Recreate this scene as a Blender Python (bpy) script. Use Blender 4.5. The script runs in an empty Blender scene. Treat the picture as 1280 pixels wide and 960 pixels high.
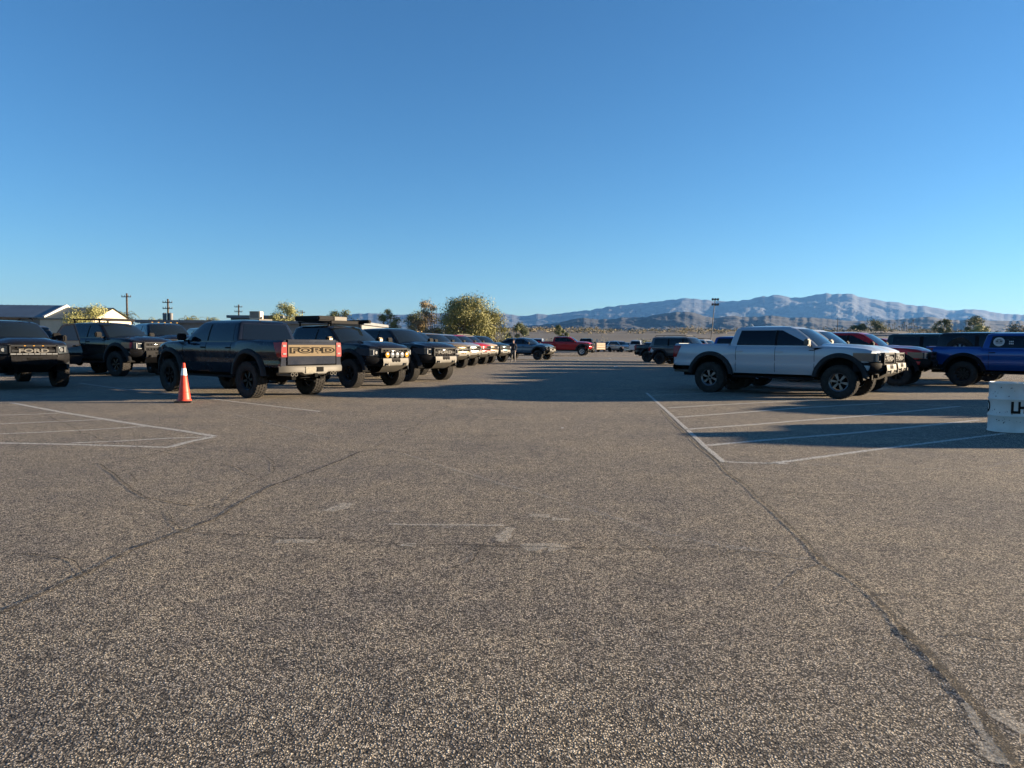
import bpy, bmesh, math, random
from mathutils import Vector, Matrix, noise
R = math.radians
PI = math.pi
sc = bpy.context.scene
col = sc.collection

# ------------------------------------------------------------------ camera, world, sun
EYE, FPX, HOR, ROLL = 1.5, 888.0, 429.0, 0.0085
PITCH = math.atan((480 - HOR) / FPX)
cam_d = bpy.data.cameras.new('camera'); cam = bpy.data.objects.new('camera', cam_d); col.objects.link(cam)
cam_d.sensor_width = 36; cam_d.lens = FPX / 1280 * 36
cam_d.clip_start = 0.05; cam_d.clip_end = 60000
cam.matrix_world = Matrix.Translation((0, 0, EYE)) @ Matrix.Rotation(PI / 2 - PITCH, 4, 'X') @ Matrix.Rotation(ROLL, 4, 'Z')
sc.camera = cam

SUN_EL = R(8.6); SUN_AZ = math.atan2(0.155, 1.0)          # direction TO the sun: right, a little behind the lot
sun_dir = Vector((math.cos(SUN_EL) * math.cos(SUN_AZ), math.cos(SUN_EL) * math.sin(SUN_AZ), math.sin(SUN_EL)))
w = bpy.data.worlds.new('World'); sc.world = w; w.use_nodes = True
nt = w.node_tree; nt.nodes.clear()
sky = nt.nodes.new('ShaderNodeTexSky'); sky.sky_type = 'NISHITA'; sky.sun_disc = False
sky.sun_elevation = SUN_EL; sky.sun_rotation = PI / 2 - SUN_AZ
sky.altitude = 150; sky.air_density = 1.0; sky.dust_density = 0.0; sky.ozone_density = 4.5
bg = nt.nodes.new('ShaderNodeBackground'); bg.inputs['Strength'].default_value = 0.05
wo = nt.nodes.new('ShaderNodeOutputWorld')
hs = nt.nodes.new('ShaderNodeHueSaturation'); hs.inputs['Saturation'].default_value = 1.05
nt.links.new(sky.outputs[0], hs.inputs['Color']); nt.links.new(hs.outputs[0], bg.inputs[0]); nt.links.new(bg.outputs[0], wo.inputs[0])
sd = bpy.data.lights.new('sun', 'SUN'); sd.energy = 5.0; sd.angle = R(0.55); sd.color = (1.0, 0.80, 0.56)
so = bpy.data.objects.new('sun', sd); col.objects.link(so)
so.rotation_euler = sun_dir.to_track_quat('Z', 'Y').to_euler()
sc.view_settings.view_transform = 'Standard'; sc.view_settings.look = 'None'
sc.view_settings.exposure = 2.12; sc.view_settings.gamma = 1
sc.view_settings.use_curve_mapping = False

# ------------------------------------------------------------------ survey: photograph pixel <-> ground point
def gp(px, py, Z=0.0):
    a = px - 640; b = py - 480; c, s = math.cos(ROLL), math.sin(ROLL)
    u = a * c + b * s; v = -a * s + b * c
    dy = FPX * math.cos(PITCH) - v * math.sin(PITCH); dz = -FPX * math.sin(PITCH) - v * math.cos(PITCH)
    t = (Z - EYE) / dz
    return Vector((u * t, dy * t, Z))
def at(px, Y): return (px - 640) / FPX * Y                     # X at depth Y
def hz(px, py, Y): return ((HOR + ROLL * (px - 640)) - py) / FPX * Y + EYE   # height at depth Y

# ------------------------------------------------------------------ materials
MATS = {}
def mat(name, c, rough=0.6, metal=0.0, coat=0.0, var=0.0, vscale=4.0, spec=0.5, bump=0.0, bscale=40.0, c2=None, alpha_noise=None, transl=0):
    if name in MATS: return MATS[name]
    m = bpy.data.materials.new(name); m.use_nodes = True
    n = m.node_tree.nodes; l = m.node_tree.links
    b = n['Principled BSDF']
    b.inputs['Base Color'].default_value = (*c, 1); b.inputs['Roughness'].default_value = rough
    b.inputs['Metallic'].default_value = metal; b.inputs['Coat Weight'].default_value = coat
    b.inputs['Coat Roughness'].default_value = 0.05; b.inputs['Specular IOR Level'].default_value = spec
    if var or c2:
        tc = n.new('ShaderNodeTexCoord'); nz = n.new('ShaderNodeTexNoise'); nz.inputs['Scale'].default_value = vscale; nz.inputs['Detail'].default_value = 6
        l.new(tc.outputs['Object'], nz.inputs['Vector'])
        r = n.new('ShaderNodeValToRGB'); r.color_ramp.elements[0].position = 0.35; r.color_ramp.elements[1].position = 0.65
        k = c2 if c2 else tuple(min(1, x * (1 + var)) for x in c); d = c if c2 else tuple(x * (1 - var) for x in c)
        r.color_ramp.elements[0].color = (*d, 1); r.color_ramp.elements[1].color = (*k, 1)
        l.new(nz.outputs[0], r.inputs[0]); l.new(r.outputs[0], b.inputs['Base Color'])
    if bump:
        tc = n.new('ShaderNodeTexCoord'); nz = n.new('ShaderNodeTexNoise'); nz.inputs['Scale'].default_value = bscale; nz.inputs['Detail'].default_value = 5
        l.new(tc.outputs['Object'], nz.inputs['Vector'])
        bp = n.new('ShaderNodeBump'); bp.inputs['Strength'].default_value = bump; bp.inputs['Distance'].default_value = 0.02
        l.new(nz.outputs[0], bp.inputs['Height']); l.new(bp.outputs[0], b.inputs['Normal'])
    if alpha_noise:
        tc = n.new('ShaderNodeTexCoord'); nz = n.new('ShaderNodeTexNoise'); nz.inputs['Scale'].default_value = alpha_noise[0]; nz.inputs['Detail'].default_value = 8; nz.inputs['Roughness'].default_value = 0.75
        l.new(tc.outputs['Object'], nz.inputs['Vector'])
        r = n.new('ShaderNodeMapRange'); r.inputs['From Min'].default_value = alpha_noise[1]; r.inputs['From Max'].default_value = alpha_noise[2]
        r.inputs['To Max'].default_value = alpha_noise[3]
        l.new(nz.outputs[0], r.inputs['Value']); l.new(r.outputs[0], b.inputs['Alpha'])
    MATS[name] = m; return m
def paint(name, c, rough=0.35, metal=0.35):
    if name in MATS: return MATS[name]
    m = mat(name, c, rough, metal, .7, spec=.02)
    n = m.node_tree.nodes; l = m.node_tree.links; b = n['Principled BSDF']
    # a film of road dust that thickens on some patches and breaks the mirror of the clear coat
    tc = n.new('ShaderNodeTexCoord'); nz = n.new('ShaderNodeTexNoise'); nz.inputs['Scale'].default_value = 2.2; nz.inputs['Detail'].default_value = 9; nz.inputs['Roughness'].default_value = 0.7
    l.new(tc.outputs['Object'], nz.inputs['Vector'])
    r = n.new('ShaderNodeMapRange'); r.inputs['From Min'].default_value = 0.35; r.inputs['From Max'].default_value = 0.75
    r.inputs['To Min'].default_value = 0.0; r.inputs['To Max'].default_value = 0.03
    l.new(nz.outputs[0], r.inputs['Value'])
    mx = n.new('ShaderNodeMix'); mx.data_type = 'RGBA'; mx.inputs[6].default_value = (*c, 1); mx.inputs[7].default_value = (0.20, 0.165, 0.12, 1)
    l.new(r.outputs[0], mx.inputs[0]); l.new(mx.outputs[2], b.inputs['Base Color'])
    r2 = n.new('ShaderNodeMapRange'); r2.inputs['From Min'].default_value = 0.3; r2.inputs['From Max'].default_value = 0.8
    r2.inputs['To Min'].default_value = 0.02; r2.inputs['To Max'].default_value = 0.12
    l.new(nz.outputs[0], r2.inputs['Value']); l.new(r2.outputs[0], b.inputs['Coat Roughness'])
    return m
M_TYRE = mat('tyre rubber', (0.030, 0.028, 0.026), 0.9, spec=.12, var=0.25, vscale=9, bump=0.3, bscale=60)
M_RIM_B = mat('black alloy', (0.012, 0.012, 0.013), 0.35, 0.6)
M_RIM_S = mat('silver alloy', (0.16, 0.16, 0.165), 0.35, 0.8)
M_TRIM = mat('black plastic trim', (0.009, 0.009, 0.010), 0.6, spec=.06, var=0.2, vscale=14)
M_FLARE = mat('grey flare plastic', (0.022, 0.023, 0.025), 0.6, spec=.10, var=0.15, vscale=9)
M_GLASS = mat('tinted glass', (0.003, 0.005, 0.009), 0.03, 0, 0.0, spec=0.3)
M_WS = mat('windscreen glass', (0.007, 0.011, 0.015), 0.03, 0, 0.0, spec=0.5)
M_LAMP = mat('headlight glass', (0.05, 0.06, 0.07), 0.10, 0.2, 1.0)
M_LAMPW = mat('running lamp strip', (0.17, 0.175, 0.18), 0.15, 0.1, .5)
M_AMBER = mat('amber lamp lens', (0.42, 0.21, 0.03), 0.15, 0, 1.0)
M_RED = mat('tail lamp red', (0.20, 0.005, 0.007), 0.2, 0, 0.25, spec=.2)
M_CHROME = mat('chrome', (0.65, 0.65, 0.66), 0.15, 1.0)
M_STEEL = mat('powder coated steel', (0.095, 0.088, 0.075), 0.55, 0.0, spec=.25, var=0.1)
M_CHASSIS = mat('chassis black', (0.004, 0.004, 0.004), 0.8, spec=.1, var=0.3, vscale=6)
M_PLATE = mat('licence plate', (0.19, 0.175, 0.14), 0.6, spec=.1, var=0.12, vscale=20)
M_TAN = mat('tailgate tan applique', (0.125, 0.092, 0.052), 0.6, 0.0, spec=.1, var=0.06, vscale=3)
M_DARKTXT = mat('dark lettering', (0.02, 0.018, 0.015), 0.9, spec=0)
M_WHITETXT = mat('white lettering', (0.42, 0.42, 0.41), 0.5)
M_GREYTXT = mat('grey lettering', (0.13, 0.125, 0.115), 0.6, 0.0, spec=.1)

# ------------------------------------------------------------------ mesh helpers
class MB:
    def __init__(s): s.v = []; s.f = []
    def grid(s, fn, nu, nv):
        o = len(s.v)
        for i in range(nu + 1):
            for j in range(nv + 1): s.v.append(tuple(fn(i / nu, j / nv)))
        for i in range(nu):
            for j in range(nv):
                a = o + i * (nv + 1) + j; s.f.append((a, a + nv + 1, a + nv + 2, a + 1))
    def poly(s, pts): o = len(s.v); s.v += [tuple(p) for p in pts]; s.f.append(tuple(range(o, o + len(pts))))
    def box(s, c, d, rot=None, taper=1.0):
        o = len(s.v); m = rot if rot else Matrix.Identity(3)
        for z in (-.5, .5):
            k = taper if z > 0 else 1
            for x, y in ((-.5, -.5), (.5, -.5), (.5, .5), (-.5, .5)):
                p = m @ Vector((x * d[0] * k, y * d[1] * k, z * d[2])); s.v.append((c[0] + p.x, c[1] + p.y, c[2] + p.z))
        for q in ((0, 3, 2, 1), (4, 5, 6, 7), (0, 1, 5, 4), (1, 2, 6, 5), (2, 3, 7, 6), (3, 0, 4, 7)): s.f.append(tuple(o + i for i in q))
    def bbox(s, x0, x1, y0, y1, z0, z1): s.box(((x0 + x1) / 2, (y0 + y1) / 2, (z0 + z1) / 2), (abs(x1 - x0), abs(y1 - y0), abs(z1 - z0)))
    def tube(s, a, b, r0, r1=None, n=10, caps=True):
        r1 = r0 if r1 is None else r1; a = Vector(a); b = Vector(b); d = (b - a)
        q = d.to_track_quat('Z', 'Y').to_matrix(); o = len(s.v)
        for p, r in ((a, r0), (b, r1)):
            for i in range(n):
                t = 2 * PI * i / n; s.v.append(tuple(p + q @ Vector((r * math.cos(t), r * math.sin(t), 0))))
        for i in range(n): s.f.append((o + i, o + (i + 1) % n, o + n + (i + 1) % n, o + n + i))
        if caps: s.f.append(tuple(o + i for i in range(n))[::-1]); s.f.append(tuple(o + n + i for i in range(n)))
    def path(s, pts, r, n=8):
        for a, b in zip(pts, pts[1:]): s.tube(a, b, r, r, n)
    def lathe(s, prof, n=40, axis='y', c=(0, 0, 0)):       # prof: (radius, axial)
        o = len(s.v); k = len(prof)
        for i in range(n):
            t = 2 * PI * i / n
            for r, h in prof:
                if axis == 'y': s.v.append((c[0] + r * math.cos(t), c[1] + h, c[2] + r * math.sin(t)))
                elif axis == 'x': s.v.append((c[0] + h, c[1] + r * math.cos(t), c[2] + r * math.sin(t)))
                else: s.v.append((c[0] + r * math.cos(t), c[1] + r * math.sin(t), c[2] + h))
        for i in range(n):
            for j in range(k - 1):
                a = o + i * k + j; b = o + ((i + 1) % n) * k + j; s.f.append((a, b, b + 1, a + 1))
    def prism(s, pts, y0, y1):                              # pts in (x,z), extruded along y
        o = len(s.v); n = len(pts)
        s.v += [(p[0], y0, p[1]) for p in pts] + [(p[0], y1, p[1]) for p in pts]
        s.f.append(tuple(range(o, o + n))); s.f.append(tuple(range(o + n, o + 2 * n))[::-1])
        for i in range(n): s.f.append((o + i, o + n + i, o + n + (i + 1) % n, o + (i + 1) % n))
    def mesh(s, name, bevel=0.0, smooth=True, ang=35, merge=True):
        me = bpy.data.meshes.new(name); me.from_pydata(s.v, [], s.f); me.update()
        bm = bmesh.new(); bm.from_mesh(me)
        if merge: bmesh.ops.remove_doubles(bm, verts=bm.verts, dist=0.0004)
        bmesh.ops.recalc_face_normals(bm, faces=bm.faces)
        if bevel: 
            es = [e for e in bm.edges if len(e.link_faces) == 2 and e.calc_face_angle() > R(30)]
            bmesh.ops.bevel(bm, geom=es, offset=bevel, segments=2, affect='EDGES', clamp_overlap=True)
        bm.to_mesh(me); bm.free()
        if smooth:
            me.shade_smooth(); me.set_sharp_from_angle(angle=R(ang))
        return me
CACHE = {}
def link(name, me, m, parent=None, loc=None, rot=None):
    o = bpy.data.objects.new(name, me); col.objects.link(o)
    if m is not None and len(me.materials) == 0: me.materials.append(m)
    if parent: o.parent = parent
    if loc: o.location = loc
    if rot: o.rotation_euler = rot
    return o
def part(parent, name, key, fn, m, loc=None, rot=None, bevel=0.0, ang=35, smooth=True):
    k = (key, m.name)
    if k not in CACHE:
        b = MB(); fn(b); me = b.mesh(name, bevel, smooth, ang); me.materials.append(m); CACHE[k] = me
    return link(name, CACHE[k], None, parent, loc, rot)
def tag(o, label=None, cat=None, group=None, kind=None):
    if label: o['label'] = label
    if cat: o['category'] = cat
    if group: o['group'] = group
    if kind: o['kind'] = kind
    return o
def empty(name, loc, rz=0, s=1.0):
    o = bpy.data.objects.new(name, None); col.objects.link(o); o.location = loc; o.rotation_euler = (0, 0, rz); o.scale = (s, s, s)
    o.empty_display_size = 0.3
    return o
def text_mesh(body, size, ext=0.004, sx=1.0, bold=0.0):
    k = ('text', body, size, ext, sx, bold)
    if k in CACHE: return CACHE[k]
    c = bpy.data.curves.new('lettering', 'FONT'); c.body = body; c.size = size; c.extrude = ext; c.align_x = 'CENTER'; c.align_y = 'CENTER'; c.offset = bold
    o = bpy.data.objects.new('tmp', c); col.objects.link(o)
    dg = bpy.context.evaluated_depsgraph_get(); me = bpy.data.meshes.new_from_object(o.evaluated_get(dg))
    bpy.data.objects.remove(o); bpy.data.curves.remove(c)
    for v in me.vertices: v.co.x *= sx
    CACHE[k] = me; return me
def lerp(a, b, t): return a + (b - a) * t
def interp(pts, x):
    if x <= pts[0][0]: return pts[0][1]
    for (a, b), (c, d) in zip(pts, pts[1:]):
        if x <= c: return lerp(b, d, (x - a) / (c - a))
    return pts[-1][1]
def ss(a, b, x): t = max(0, min(1, (x - a) / (b - a))); return t * t * (3 - 2 * t)

# ------------------------------------------------------------------ vehicle shapes (local: x forward, y left, z up, origin on the ground between the axles)
def shape(**k):
    d = dict(id='raptor', pickup=True, fx=1.845, rx=-1.845, xn=2.80, xt=-3.08, rock=0.62, rockf=0.78, rockr=0.80, w=0.985, bulge=0.035,
             top=[(-3.2, 1.46), (-1.32, 1.475), (-1.29, 1.43), (1.15, 1.42), (1.5, 1.425), (2.1, 1.40), (2.45, 1.36), (2.7, 1.29), (2.8, 1.22)],
             zb=1.40, zr=1.965, wsb=1.38, wst=0.64, rb=-1.29, rt=-1.13, cwb=0.90, cwt=0.70, wc=0.16, crown=0.055,
             tr=0.465, tw=0.31, track=0.90, ar=0.60, az=0.53, flare=True, win=[(1.10, 0.12, 0.22, 0.12), (0.05, -1.07, 0.05, -0.98)],
             dome=0.03, bed=(-2.99, -1.38, 0.93), seams=[1.18, 0.09, -1.06])
    d.update(k); return d
RAPTOR = shape()
HD = shape(id='hd', zr=2.12, zb=1.52, top=[(-3.2, 1.58), (-1.32, 1.59), (-1.29, 1.55), (1.15, 1.54), (1.5, 1.56), (2.3, 1.54), (2.7, 1.46), (2.8, 1.38)], rock=.7, bed=(-2.99, -1.38, 1.0))
RANGER = shape(id='ranger', fx=1.63, rx=-1.64, xn=2.50, xt=-2.72, w=0.94, zr=1.86, cwb=.86, cwt=.67,
               top=[(-3, 1.36), (-.86, 1.37), (-.84, 1.33), (1.05, 1.32), (1.4, 1.33), (2.1, 1.28), (2.4, 1.18), (2.5, 1.10)], zb=1.30, wsb=1.18, wst=.35, rb=-.84, rt=-.68,
               win=[(.90, .24, .16, .16), (.10, -.66, .10, -.58)], bed=(-2.64, -.92, .85), track=.86, tr=.43, ar=.56, az=.50, seams=[1.0, .13, -.64])
SUV = shape(id='suv', pickup=False, fx=1.55, rx=-1.55, xn=2.40, xt=-2.45, w=0.96, zr=1.93, cwb=.88, cwt=.74, wc=.10,
            top=[(-2.5, 1.30), (1.0, 1.30), (1.4, 1.31), (2.0, 1.28), (2.3, 1.22), (2.4, 1.14)], zb=1.28, wsb=1.10, wst=.52, rb=-2.38, rt=-2.22,
            win=[(.86, .20, .42, .20), (.08, -.86, .08, -.86), (-1.0, -2.10, -1.0, -2.02)], bed=None, track=.86, tr=.42, ar=.54, az=.48, seams=[.95, .14, -.92])
CROSS = shape(id='crossover', pickup=False, flare=False, fx=1.40, rx=-1.35, xn=2.25, xt=-2.20, w=0.90, zr=1.62, cwb=.82, cwt=.62, wc=.14, rock=.35, rockf=.4, rockr=.45, bulge=.02,
              top=[(-2.25, 1.02), (-1.9, 1.06), (1.0, 1.02), (1.5, 1.0), (2.0, .90), (2.25, .76)], zb=1.0, wsb=1.25, wst=.35, rb=-2.1, rt=-1.6,
              win=[(.95, .15, .15, .15), (.05, -.85, .05, -.80), (-.95, -1.75, -.92, -1.45)], bed=None, track=.78, tr=.35, ar=.41, az=.36, tw=.23, seams=[.95, .1, -.88])
SEDAN = shape(id='sedan', pickup=False, flare=False, fx=1.42, rx=-1.38, xn=2.35, xt=-2.35, w=0.90, zr=1.40, cwb=.80, cwt=.58, wc=.14, rock=.30, rockf=.32, rockr=.4, bulge=.02,
              top=[(-2.4, .92), (-1.8, .98), (1.0, .92), (1.5, .88), (2.1, .78), (2.35, .62)], zb=.92, wsb=1.2, wst=.25, rb=-1.75, rt=-.95,
              win=[(.85, .12, .10, .12), (.02, -1.15, .02, -.85)], bed=None, track=.78, tr=.33, ar=.39, az=.34, tw=.22, seams=[.9, .07, -.85])

def side_y(S, x, z):
    y = S['w']
    k = x - (S['xn'] - 0.75)
    if k > 0: y -= 0.17 * (k / 0.75) ** 2
    k = (S['xt'] + 0.5) - x
    if k > 0: y -= 0.05 * (k / 0.5) ** 2
    for ax in (S['fx'], S['rx']): y += S['bulge'] * math.exp(-((x - ax) / 0.62) ** 2)
    if z < S['rock'] + .26: y -= 0.06 * ((S['rock'] + .26 - z) / .26) ** 1.5
    y -= 0.022 * math.exp(-((z - (S['rock'] + .36)) / .09) ** 2)
    y -= 0.05 * max(0, (z - 1.05) / 0.45) ** 2 if S['zb'] > 1.1 else 0.06 * max(0, (z - .7) / .4) ** 2
    return y
def bottom(S, x):
    b = S['rock']
    if x > S['fx']: b = S['rockf']
    if x < S['rx']: b = S['rockr']
    for ax in (S['fx'], S['rx']):
        d = abs(x - ax)
        if d < S['ar']: b = max(b if d > S['ar'] * .8 else 0, S['az'] + math.sqrt(S['ar'] ** 2 - d * d))
    return b
def xnose(S, y): return S['xn'] - 0.24 * (abs(y) / S['w']) ** 2.4
def cab(S, t):
    z = lerp(S['zb'], S['zr'], t); k = max(0, (t - .86) / .14) ** 2 * .07
    return lerp(S['wsb'], S['wst'], t) + 0.05 * math.sin(PI * t) - k, lerp(S['rb'], S['rt'], t) + k, lerp(S["cwb"], S["cwt"], max(0, t) ** 1.15) + .012 * math.sin(PI * t) - k, z - k * .2
def panel_rows(): return [0, .08, .2, .35, .5, .64, .76, .85, .91, .955, .985, 1]
def body_mesh(b, S):
    xs = set(); n = 20
    x0, x1 = S['xt'], xnose(S, S['w'] * .93)
    for i in range(60): xs.add(round(lerp(x0, x1, i / 59), 4))
    for ax in (S['fx'], S['rx']):
        for i in range(n + 1):
            x = ax + S['ar'] * math.cos(PI * i / n) * .9999
            if x0 < x < x1: xs.add(round(x, 4))
    for p in S['top']:
        if x0 < p[0] < x1: xs.add(p[0])
    xs = sorted(xs); rows = panel_rows()
    def sp(x, v, sg):
        bo = bottom(S, x); tp = interp(S['top'], x); z = bo + (tp - bo) * v
        ins = 0.085 * max(0, (v - .84) / .16) ** 2.2
        return (x, sg * (side_y(S, x, z) - ins), z)
    for sg in (-1, 1):
        o = len(b.v)
        for x in xs:
            for v in rows: b.v.append(sp(x, v, sg))
        k = len(rows)
        for i in range(len(xs) - 1):
            for j in range(k - 1):
                a = o + i * k + j; b.f.append((a, a + k, a + k + 1, a + 1))
    # top skin
    cowl = S['wsb'] - .30
    def topskin(x, u):
        e = sp(x, 1, 1); y = e[1] * u
        z = e[2] + S['crown'] * (1 - u * u) + (S['dome'] * ss(.75, .5, abs(u)) * ss(S['xn'], S['xn'] - .5, x) if x > cowl else 0)
        return (x, y, z)
    ny = 16
    def hood(s, t):
        u = -1 + 2 * t
        yy = S['w'] * .93 * u
        x = lerp(cowl, xnose(S, yy) if abs(u) < .999 else x1, s)
        p = topskin(min(x, S['xn']), u); return (x, p[1], p[2])
    b.grid(hood, 18, ny)
    # nose below the bonnet lip
    def nose(s, t):
        u = -1 + 2 * s; p = hood(1, s); zb = S['rockf']
        z = lerp(p[2], zb, t); x = p[0] + (0.035 * math.sin(PI * min(1, t * 1.6)) - .10 * t * t) * (1 - u ** 4)
        return (x, p[1] * sp(x1, 1 - t, 1)[1] / sp(x1, 1, 1)[1], z)
    b.grid(nose, ny, 8)
    xe = S['xt']
    if S['pickup']:
        bx0, bx1, bz = S['bed']; zt = 1.46 if S['id'] != 'ranger' else 1.36
        zt = interp(S['top'], -2.0)
        yo = sp(-2.0, 1, 1)[1]; yi = yo - .09; W3 = S['w'] - .345
        for sg in (-1, 1):
            b.grid(lambda s, t: (lerp(bx0, bx1, s), sg * lerp(sp(lerp(bx0, bx1, s), 1, 1)[1], yi, t), interp(S['top'], lerp(bx0, bx1, s)) + .004), 10, 1)
            wh = lambda x: max(bz, S['az'] + math.sqrt(max(0, (S['ar'] + .02) ** 2 - (x - S['rx']) ** 2)) + .015)
            b.grid(lambda s, t: (lerp(bx0, bx1, s), sg * yi, lerp(wh(lerp(bx0, bx1, s)), zt, t)), 40, 1)
            b.grid(lambda s, t: (lerp(bx0, bx1, s), sg * lerp(W3, yi, t), wh(lerp(bx0, bx1, s))), 40, 1)
            b.grid(lambda s, t: (lerp(bx0, bx1, s), sg * W3, lerp(bz, wh(lerp(bx0, bx1, s)), t)), 40, 1)
        b.poly([(bx0, -W3, bz), (bx1, -W3, bz), (bx1, W3, bz), (bx0, W3, bz)])
        b.poly([(bx1, -yi, bz), (bx1, yi, bz), (bx1, yi, zt), (bx1, -yi, zt)])
        b.bbox(bx1 + .003, bx1 + .05, -yo, yo, .8, zt)          # cab back wall below the glass
        # rear corner closings
        for sg in (-1, 1):
            b.grid(lambda s, t: (xe - .0, sg * lerp(yi - .02, sp(xe, t, 1)[1], s), sp(xe, t, 1)[2]), 1, 10)
            b.poly([(xe, sg * yi, .85), (bx0, sg * yi, .85), (bx0, sg * yi, zt), (xe, sg * yi, zt)])
        b.bbox(-1.30 * 0 + bx1 + .02, cowl + .1, -.86, .86, 1.2, S['zb'] + .02)
    else:
        b.grid(lambda s, t: topskin(lerp(S['xt'], cowl, s), -1 + 2 * t), 10, ny)
        b.grid(lambda s, t: (xe - .03 * math.sin(PI * t), (sp(xe, t, 1)[1]) * (-1 + 2 * s), sp(xe, t, 1)[2] + S['crown'] * (1 - (2 * s - 1) ** 2) * t), ny, 8)
def tub_mesh(b, S):
    # inner tub so nothing is seen through the wheel arches
    b.bbox(S['xt'] + .12, S['xn'] - .35, -S['w'] + .30, S['w'] - .30, S['rock'] + .02, (S['bed'][2] - .04 if S['pickup'] else S['zb'] - .1) if True else 1)
    if S['pickup']: b.bbox(S['rb'], S['xn'] - .4, -S['w'] + .30, S['w'] - .30, S['rock'] + .03, S['zb'] - .14)
    for sg in (-1, 1):
        b.bbox(S['rx'] + S['ar'] + .02, S['fx'] - S['ar'] - .02, sg * (S['w'] - .29), sg * (S['w'] - .12), S['rock'] + .015, S['zb'] - .12)
    for ax in (S['fx'], S['rx']):
        for sg in (-1, 1):
            b.grid(lambda s, t: (ax + (S['ar'] + .004) * math.cos(PI * s), sg * lerp(S['w'] - .32, side_y(S, ax, 1.0) - .012, t), S['az'] + (S['ar'] + .004) * math.sin(PI * s)), 20, 1)
            b.poly([(ax + S['ar'] * math.cos(PI * i / 20), sg * (S['w'] - .33), S['az'] + S['ar'] * math.sin(PI * i / 20)) for i in range(21)])
def cab_ring(S, t):
    xf, xr, wd, z = cab(S, t); c = S['wc']; h = []
    for i in range(7): y = wd * .95 * i / 6; h.append((xf - c * (y / wd) ** 2, y))
    h.append((xf - c - .025, wd * .988)); h.append((xf - c - .08, wd))
    for i in range(1, 10): h.append((lerp(xf - c - .08, xr + .07, i / 10), wd))
    h.append((xr + .07, wd)); h.append((xr + .018, wd * .985))
    for i in range(7): y = wd * .95 * (1 - i / 6); h.append((xr - .02 * (1 - (y / wd) ** 2), y))
    full = h + [(x, -y) for x, y in reversed(h[1:-1])]
    return [(x, y, z) for x, y in full]
def cab_mesh(b, S):
    ts = [-.06, 0, .1, .25, .4, .55, .7, .8, .86, .9, .94, .97, 1]
    rings = [cab_ring(S, t) for t in ts]
    top = rings[-1]; cx = sum(p[0] for p in top) / len(top)
    for s in (.97, .88, .7, .45, .2): rings.append([(cx + (p[0] - cx) * s, p[1] * s, top[0][2] + .012 + .05 * (1 - s ** 2)) for p in top])
    o = len(b.v); n = len(top)
    for r in rings: b.v += r
    for k in range(len(rings) - 1):
        for i in range(n): b.f.append((o + k * n + i, o + k * n + (i + 1) % n, o + (k + 1) * n + (i + 1) % n, o + (k + 1) * n + i))
    b.f.append(tuple(o + (len(rings) - 1) * n + i for i in range(n)))
def windshield(b, S, off=.006, u1=.90, t0=.03, t1=.90):
    def f(s, t):
        T = lerp(t0, t1, t); xf, xr, wd, z = cab(S, T); u = lerp(-u1, u1, s); y = u * wd
        return (xf - S['wc'] * u * u + off, y, z + off)
    b.grid(f, 14, 8)
def rearglass(b, S):
    def f(s, t):
        T = lerp(.10, .84, t); xf, xr, wd, z = cab(S, T); u = lerp(-.86, .86, s); y = u * wd
        return (xr - .02 * (1 - u * u) - .007, y, z)
    b.grid(f, 10, 6)
def sideglass(b, S, wnd, sg, off=.006):
    a, c, ta, tc = wnd
    def f(s, t):
        T = lerp(.07, .83, t); xf, xr, wd, z = cab(S, T)
        xa = lerp(a, min(ta, xf - S['wc'] - .12), t); xc = lerp(c, tc, t)
        return (lerp(xa, xc, s), sg * (wd + off), z)
    b.grid(f, 10, 6)
def flare_mesh(b, S, ax, sg):
    Rr = S['ar']; n = 30; prof = [(-.015, -.16), (-.015, .035), (.0, .062), (.05, .066), (.095, .045), (.125, -.012)]
    def f(s, t):
        a = lerp(R(-14), R(194), s); i = int(round(t * (len(prof) - 1))); dr, dy = prof[i]
        r = Rr + dr; x = ax + r * math.cos(a); z = S['az'] + r * math.sin(a)
        z = max(z, S['rock'] - .04)
        xx = min(x, xnose(S, .9)); return (x, sg * (side_y(S, max(min(xx, S['xn'] - .2), S['xt']), max(z, S['rock'] + .2)) + dy), z)
    b.grid(f, n, len(prof) - 1)
def tyre_mesh(b, r, wd):
    h = wd / 2
    b.lathe([(r * .53, -h * .80), (r * .70, -h * .98), (r * .86, -h * 1.0), (r * .95, -h * .90), (r * .975, -h * .7), (r * .98, 0), (r * .975, h * .7), (r * .95, h * .90), (r * .86, h), (r * .70, h * .98), (r * .53, h * .80), (r * .53, -h * .8)], 44)
    for i in range(34):
        a = 2 * PI * i / 34
        for row, (y, l) in enumerate(((-.76, .34), (-.26, .36), (.26, .36), (.76, .34))):
            aa = a + (row % 2) * PI / 34; m = Matrix.Rotation(-aa, 3, 'Y')
            c = Vector((r * .985 * math.cos(aa), y * h, r * .985 * math.sin(aa)))
            b.box(c, (r * .035, h * l, r * .115), m)
        m = Matrix.Rotation(-a, 3, 'Y')
        for sg in (-1, 1): b.box((r * .93 * math.cos(a), sg * h * .95, r * .93 * math.sin(a)), (r * .10, h * .13, r * .09), m)
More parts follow.
